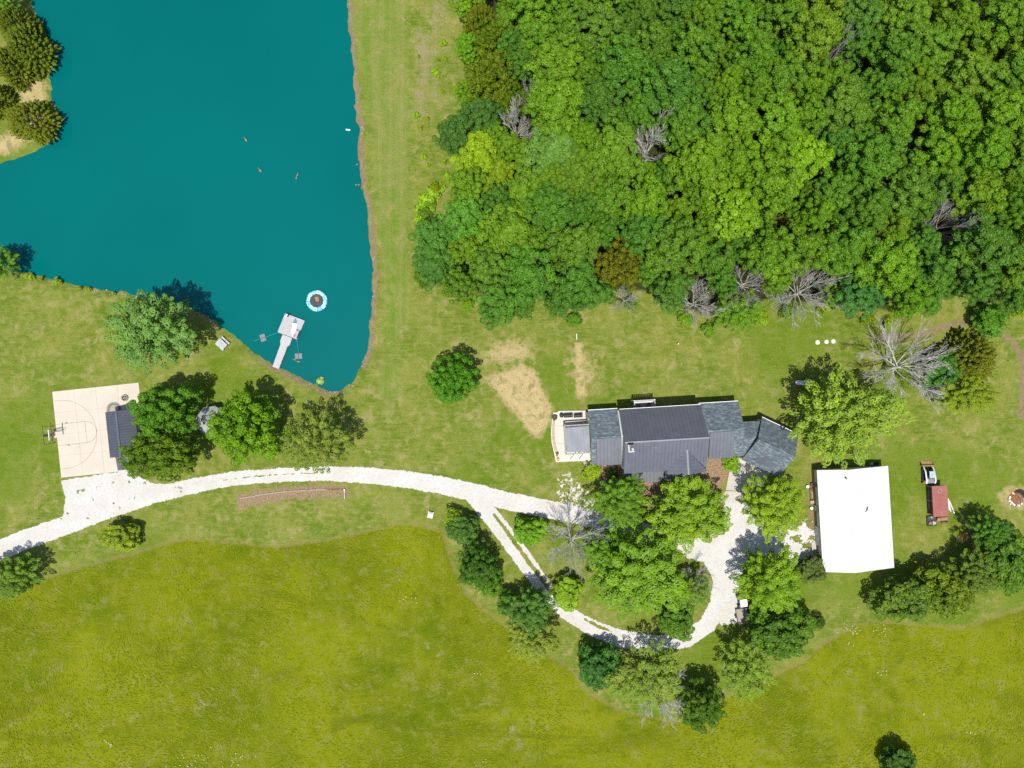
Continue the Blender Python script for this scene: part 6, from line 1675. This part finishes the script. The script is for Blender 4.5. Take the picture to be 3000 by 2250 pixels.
for s in (-.4, .4):
    m = MB(); m.box((s, -.05, .05), (.12, .5, .06)); m.obj('tine', DARKM, o)
def pallet_bed():
    p = S(2727, 1525); o = thing('black_platform', 'square black platform below the shelter carrying machine parts', 'platform', (p.x, p.y, 0), R(3))
    m = MB(); m.box((0, 0, .2), (1.65, 1.75, .08)); m.obj('deck', DARKM, o)
    for s in (-.78, .78):
        m = MB(); m.box((s, 0, .29), (.07, 1.75, .12)); m.obj('rim', BLACK, o); m = MB(); m.box((0, s * 1.08, .29), (1.5, .07, .12)); m.obj('rim', BLACK, o)
        for y in (-.6, .6):
            m = MB(); m.box((s * .8, y, .08), (.12, .12, .16)); m.obj('foot', DARKM, o)
    def it(nm, mb, mt, lab, cat):
        t = mb.obj(nm, mt); t.location = (p.x, p.y, .245); t.rotation_euler.z = R(3); tag(t, lab, cat)
    it('machine_part', MB().bbox((.12, -.35, .2), (.24, .75, .4), 0, .04), GREYP, 'grey upright machine part on the black platform', 'machine part')
    it('wooden_crate', MB().box((.45, -.38, .15), (.36, .5, .3)), WOODT, 'tan wooden crate on the black platform', 'crate')
    it('drum', MB().lathe((-.35, -.35, 0), [(.24, 0), (.26, .1), (.24, .3), (.1, .34)], 12), RUST, 'round rusty drum on the black platform', 'drum')
    it('traffic_cone', MB().lathe((.05, .6, 0), [(.16, 0), (.15, .04), (.09, .05), (.03, .4)], 10), CREAM, 'small pale cone on the black platform', 'cone')
pallet_bed()
for i, (a, b, lab) in enumerate([((845, 860), (862, 1075), 'left of three white boards leaning out from the shelter'), ((848, 880), (890, 1100), 'middle of three white boards beside the shelter'), ((862, 900), (955, 1132), 'right and longest of three white boards beside the shelter')]):
    a = S(2640 + a[0] / 6.144, 1320 + a[1] / 6.144); b = S(2640 + b[0] / 6.144, 1320 + b[1] / 6.144); e = b - a; mid = (a + b) / 2
    m = MB(); m.box((mid.x, mid.y, .06 + i * .02), (e.length, .13, .06), math.atan2(e.y, e.x)); tag(m.obj('white_board', WHITE), lab, 'board', 'white boards beside the shelter')
c_ = S(2753, 1437.5, 2.55); m = MB(); m.torus((c_.x, c_.y, 2.56), .36, .07, 22, 6); tag(m.obj('hose_ring', WOODG), 'pale ring lying on the red corrugated roof', 'ring')
def burn_pile():
    p = S(2977, 1462); o = thing('burn_pile', 'burn pile of rusty ash ringed by white stones at right edge', 'burn pile', (p.x, p.y, 0))
    rng = random.Random(12)
    m = MB(); m.lathe((0, 0, 0), [(1.45, 0), (1.2, .12), (.7, .22), (.2, .26)], 16, 1, .9); m.obj('ash_heap', ASH, o)
    m = MB(); m.lathe((.6, .6, 0), [(1.2, 0), (.9, .08), (.2, .1)], 12); m.obj('charred_patch', CHAR, o)
    for i in range(26):
        a = rng.uniform(PI * .62, PI * 2.15); r = rng.gauss(1.25, .16); m = MB(); m.rock((r * math.cos(a), r * math.sin(a) * .9, .12), rng.uniform(.1, .24), rng); m.obj('stone', rng.choice([WHITE, STONE, CREAM]), o)
    for i in range(8):
        a = rng.uniform(0, 6.28); q = Vector((rng.gauss(.4, .6), rng.gauss(-.6, .5), .2)); m = MB(); m.tube([q, q + Vector((math.cos(a), math.sin(a), .1)) * .7], .04, 5); m.obj('stick', rng.choice([WOODG, CHAR]), o)
burn_pile()
def utv():
    p = S(2170, 1757); o = thing('utility_buggy', 'white-roofed black utility buggy half hidden by the vivid tree', 'buggy', (p.x, p.y, 0), R(8))
    m = MB(); m.bbox((0, .85, .72), (1.35, .75, .5), 0, .14); m.obj('hood', DARKM, o)
    m = MB(); m.box((0, 0, .55), (1.3, 2.3, .35)); m.obj('chassis', BLACK, o)
    m = MB(); m.bbox((0, -.1, 1.85), (1.25, 1.3, .1), 0, .04); m.obj('roof', WHITE, o)
    m = MB(); m.box((0, -.95, .85), (1.35, .8, .3)); m.obj('cargo_bed', DARKM, o)
    m = MB(); m.box((-.45, .75, 1.0), (.3, .25, .08)); m.obj('red_panel', REDP, o)
    for sx in (-.68, .68):
        for y in (-.85, .85):
            m = MB(); m.tube([(sx - .14, y, .32), (sx + .14, y, .32)], .32, 14); t = m.obj('wheel', BLACK, o); m = MB(); m.tube([(sx - .15, y, .32), (sx + .15, y, .32)], .15, 10); m.obj('rim', ALUM, t)
        for y in (-.65, .5):
            m = MB(); m.tube([(sx * .88, y, .7), (sx * .85, y * .8, 1.82)], .035, 6); m.obj('roll_bar', DARKM, o)
    m = MB(); m.box((0, -.2, .9), (1.1, .45, .3)); m.obj('bench_seat', GREYP, o)
utv()
def flatbed():
    p = S(2172, 1800); o = thing('flatbed_trailer', 'weathered wooden flatbed trailer below the buggy', 'trailer', (p.x, p.y, 0), R(10))
    for i in range(9):
        m = MB(); m.box((-.86 + i * .215, 0, .62), (.2, 2.4, .05)); m.obj('plank', WOODG, o)
    for s in (-1, 1):
        m = MB(); m.box((s * .98, 0, .6), (.07, 2.5, .16)); m.obj('side_rail', DARKM, o)
        m = MB(); m.tube([(s * 1.05, 0, .33), (s * 1.25, 0, .33)], .33, 14); t = m.obj('wheel', BLACK, o); m = MB(); m.tube([(s * 1.04, 0, .33), (s * 1.27, 0, .33)], .16, 10); m.obj('rim', ALUM, t)
    m = MB(); m.box((0, -1.25, .75), (1.95, .1, .35)); m.obj('tailgate', WOODT, o)
    m = MB(); m.tube([(-.6, 1.25, .52), (0, 2.0, .5), (.6, 1.25, .52)], .05, 6); m.obj('tongue', DARKM, o)
flatbed()
rng = random.Random(15)
for i, (x, y, mt, nm, lab) in enumerate([(885, 1500, LGREY, 'metal_drum', 'grey drum in the shade behind the flatbed trailer'), (940, 1530, REDP, 'gas_can', 'red can in the shade behind the flatbed trailer')]):
    p = S(2100 + x / 11.06, 1680 + y / 11.06); m = MB(); m.lathe((0, 0, 0), [(.26, 0), (.28, .1), (.28, .5), (.2, .6), (.08, .62)], 12); t = m.obj(nm, mt); t.location = p; tag(t, lab, 'drum' if i == 0 else 'can')
# along the barn's west wall
def bz(x, y): return S(2300 + x / 4.608, 1340 + y / 4.608)
p = bz(408, 545); o = thing('leaning_frame', 'yellow tube frame with grey panel leaning on the barn wall', 'frame', (p.x, p.y, 0), TH)
m = MB(); m.tube([(-.5, 1.15, .05), (.1, 1.15, 1.7), (.1, -1.0, 1.7), (-.5, -1.0, .05), (-.5, 1.15, .05)], .05, 6); m.obj('tube_frame', YELL, o)
m = MB(); m.box((-.18, .05, .9), (.06, 1.7, 1.3), 0, 0, R(20)); m.obj('panel', LGREY, o); m = MB(); m.box((.02, .05, 1.4), (.08, 2.1, .16), 0, 0, R(20)); m.obj('crossbar', YELL, o)
p = bz(360, 500); o = thing('dog_kennel', 'dark framed pen on the ground beside the leaning frame', 'pen', (p.x, p.y, 0), TH)
m = MB()
for a, b in (((-.35, -1), (-.35, 1)), ((.35, -1), (.35, 1)), ((-.35, 1), (.35, 1)), ((-.35, -1), (.35, -1))):
    m.tube([(*a, .7), (*b, .7)], .03, 5); m.tube([(*a, .0), (*a, .72)], .03, 5); m.tube([(*a, .1), (*b, .1)], .03, 5)
m.obj('frame', DARKM, o); m = MB(); m.box((0, 0, .04), (.7, 2.0, .06)); m.obj('floor', WOODB, o)
for x, y, mt, nm, lab, cat in [(350, 362, DARKM, 'black_bin', 'black bin by the barn wall above the pen', 'bin'), (373, 357, ORNG, 'orange_bucket', 'small orange bucket by the barn wall', 'bucket'), (292, 392, WHITE, 'white_bucket', 'upper white bucket on the dirt by the barn', 'bucket'), (345, 682, WHITE, 'white_bucket', 'lower white bucket on the dirt by the barn', 'bucket')]:
    p = bz(x, y); m = MB(); m.lathe((0, 0, 0), [(.2, 0), (.26, .5), (.28, .5), (.24, .46)], 12); t = m.obj(nm, mt); t.location = p; tag(t, lab, cat)
p = bz(355, 598); m = MB(); m.box((0, 0, .2), (.6, .5, .4)); m.box((0, 0, .43), (.66, .56, .05)); t = m.obj('wooden_box', WOODT); t.location = p; t.rotation_euler.z = .2; tag(t, 'tan wooden box at the foot of the leaning frame', 'box')
for x, y, nm, mt, lab, cat in [(1158, 85, 'tool_box', LGREY, 'pale box behind the barn under its north eave', 'box')]:
    p = bz(x, y); m = MB(); m.bbox((0, 0, .25), (.45, .4, .5), 0, .05); t = m.obj(nm, mt); t.location = p; tag(t, lab, cat)
for i, x in enumerate((1205, 1235)):
    p = bz(x, 95 - i * 4); m = MB(); m.torus((0, 0, .1), .3, .1, 18, 8); t = m.obj('old_tyre', BLACK); t.location = p; tag(t, '%s old tyre behind the barn under its north eave' % ('left' if i == 0 else 'right'), 'tyre', 'tyres behind the barn')
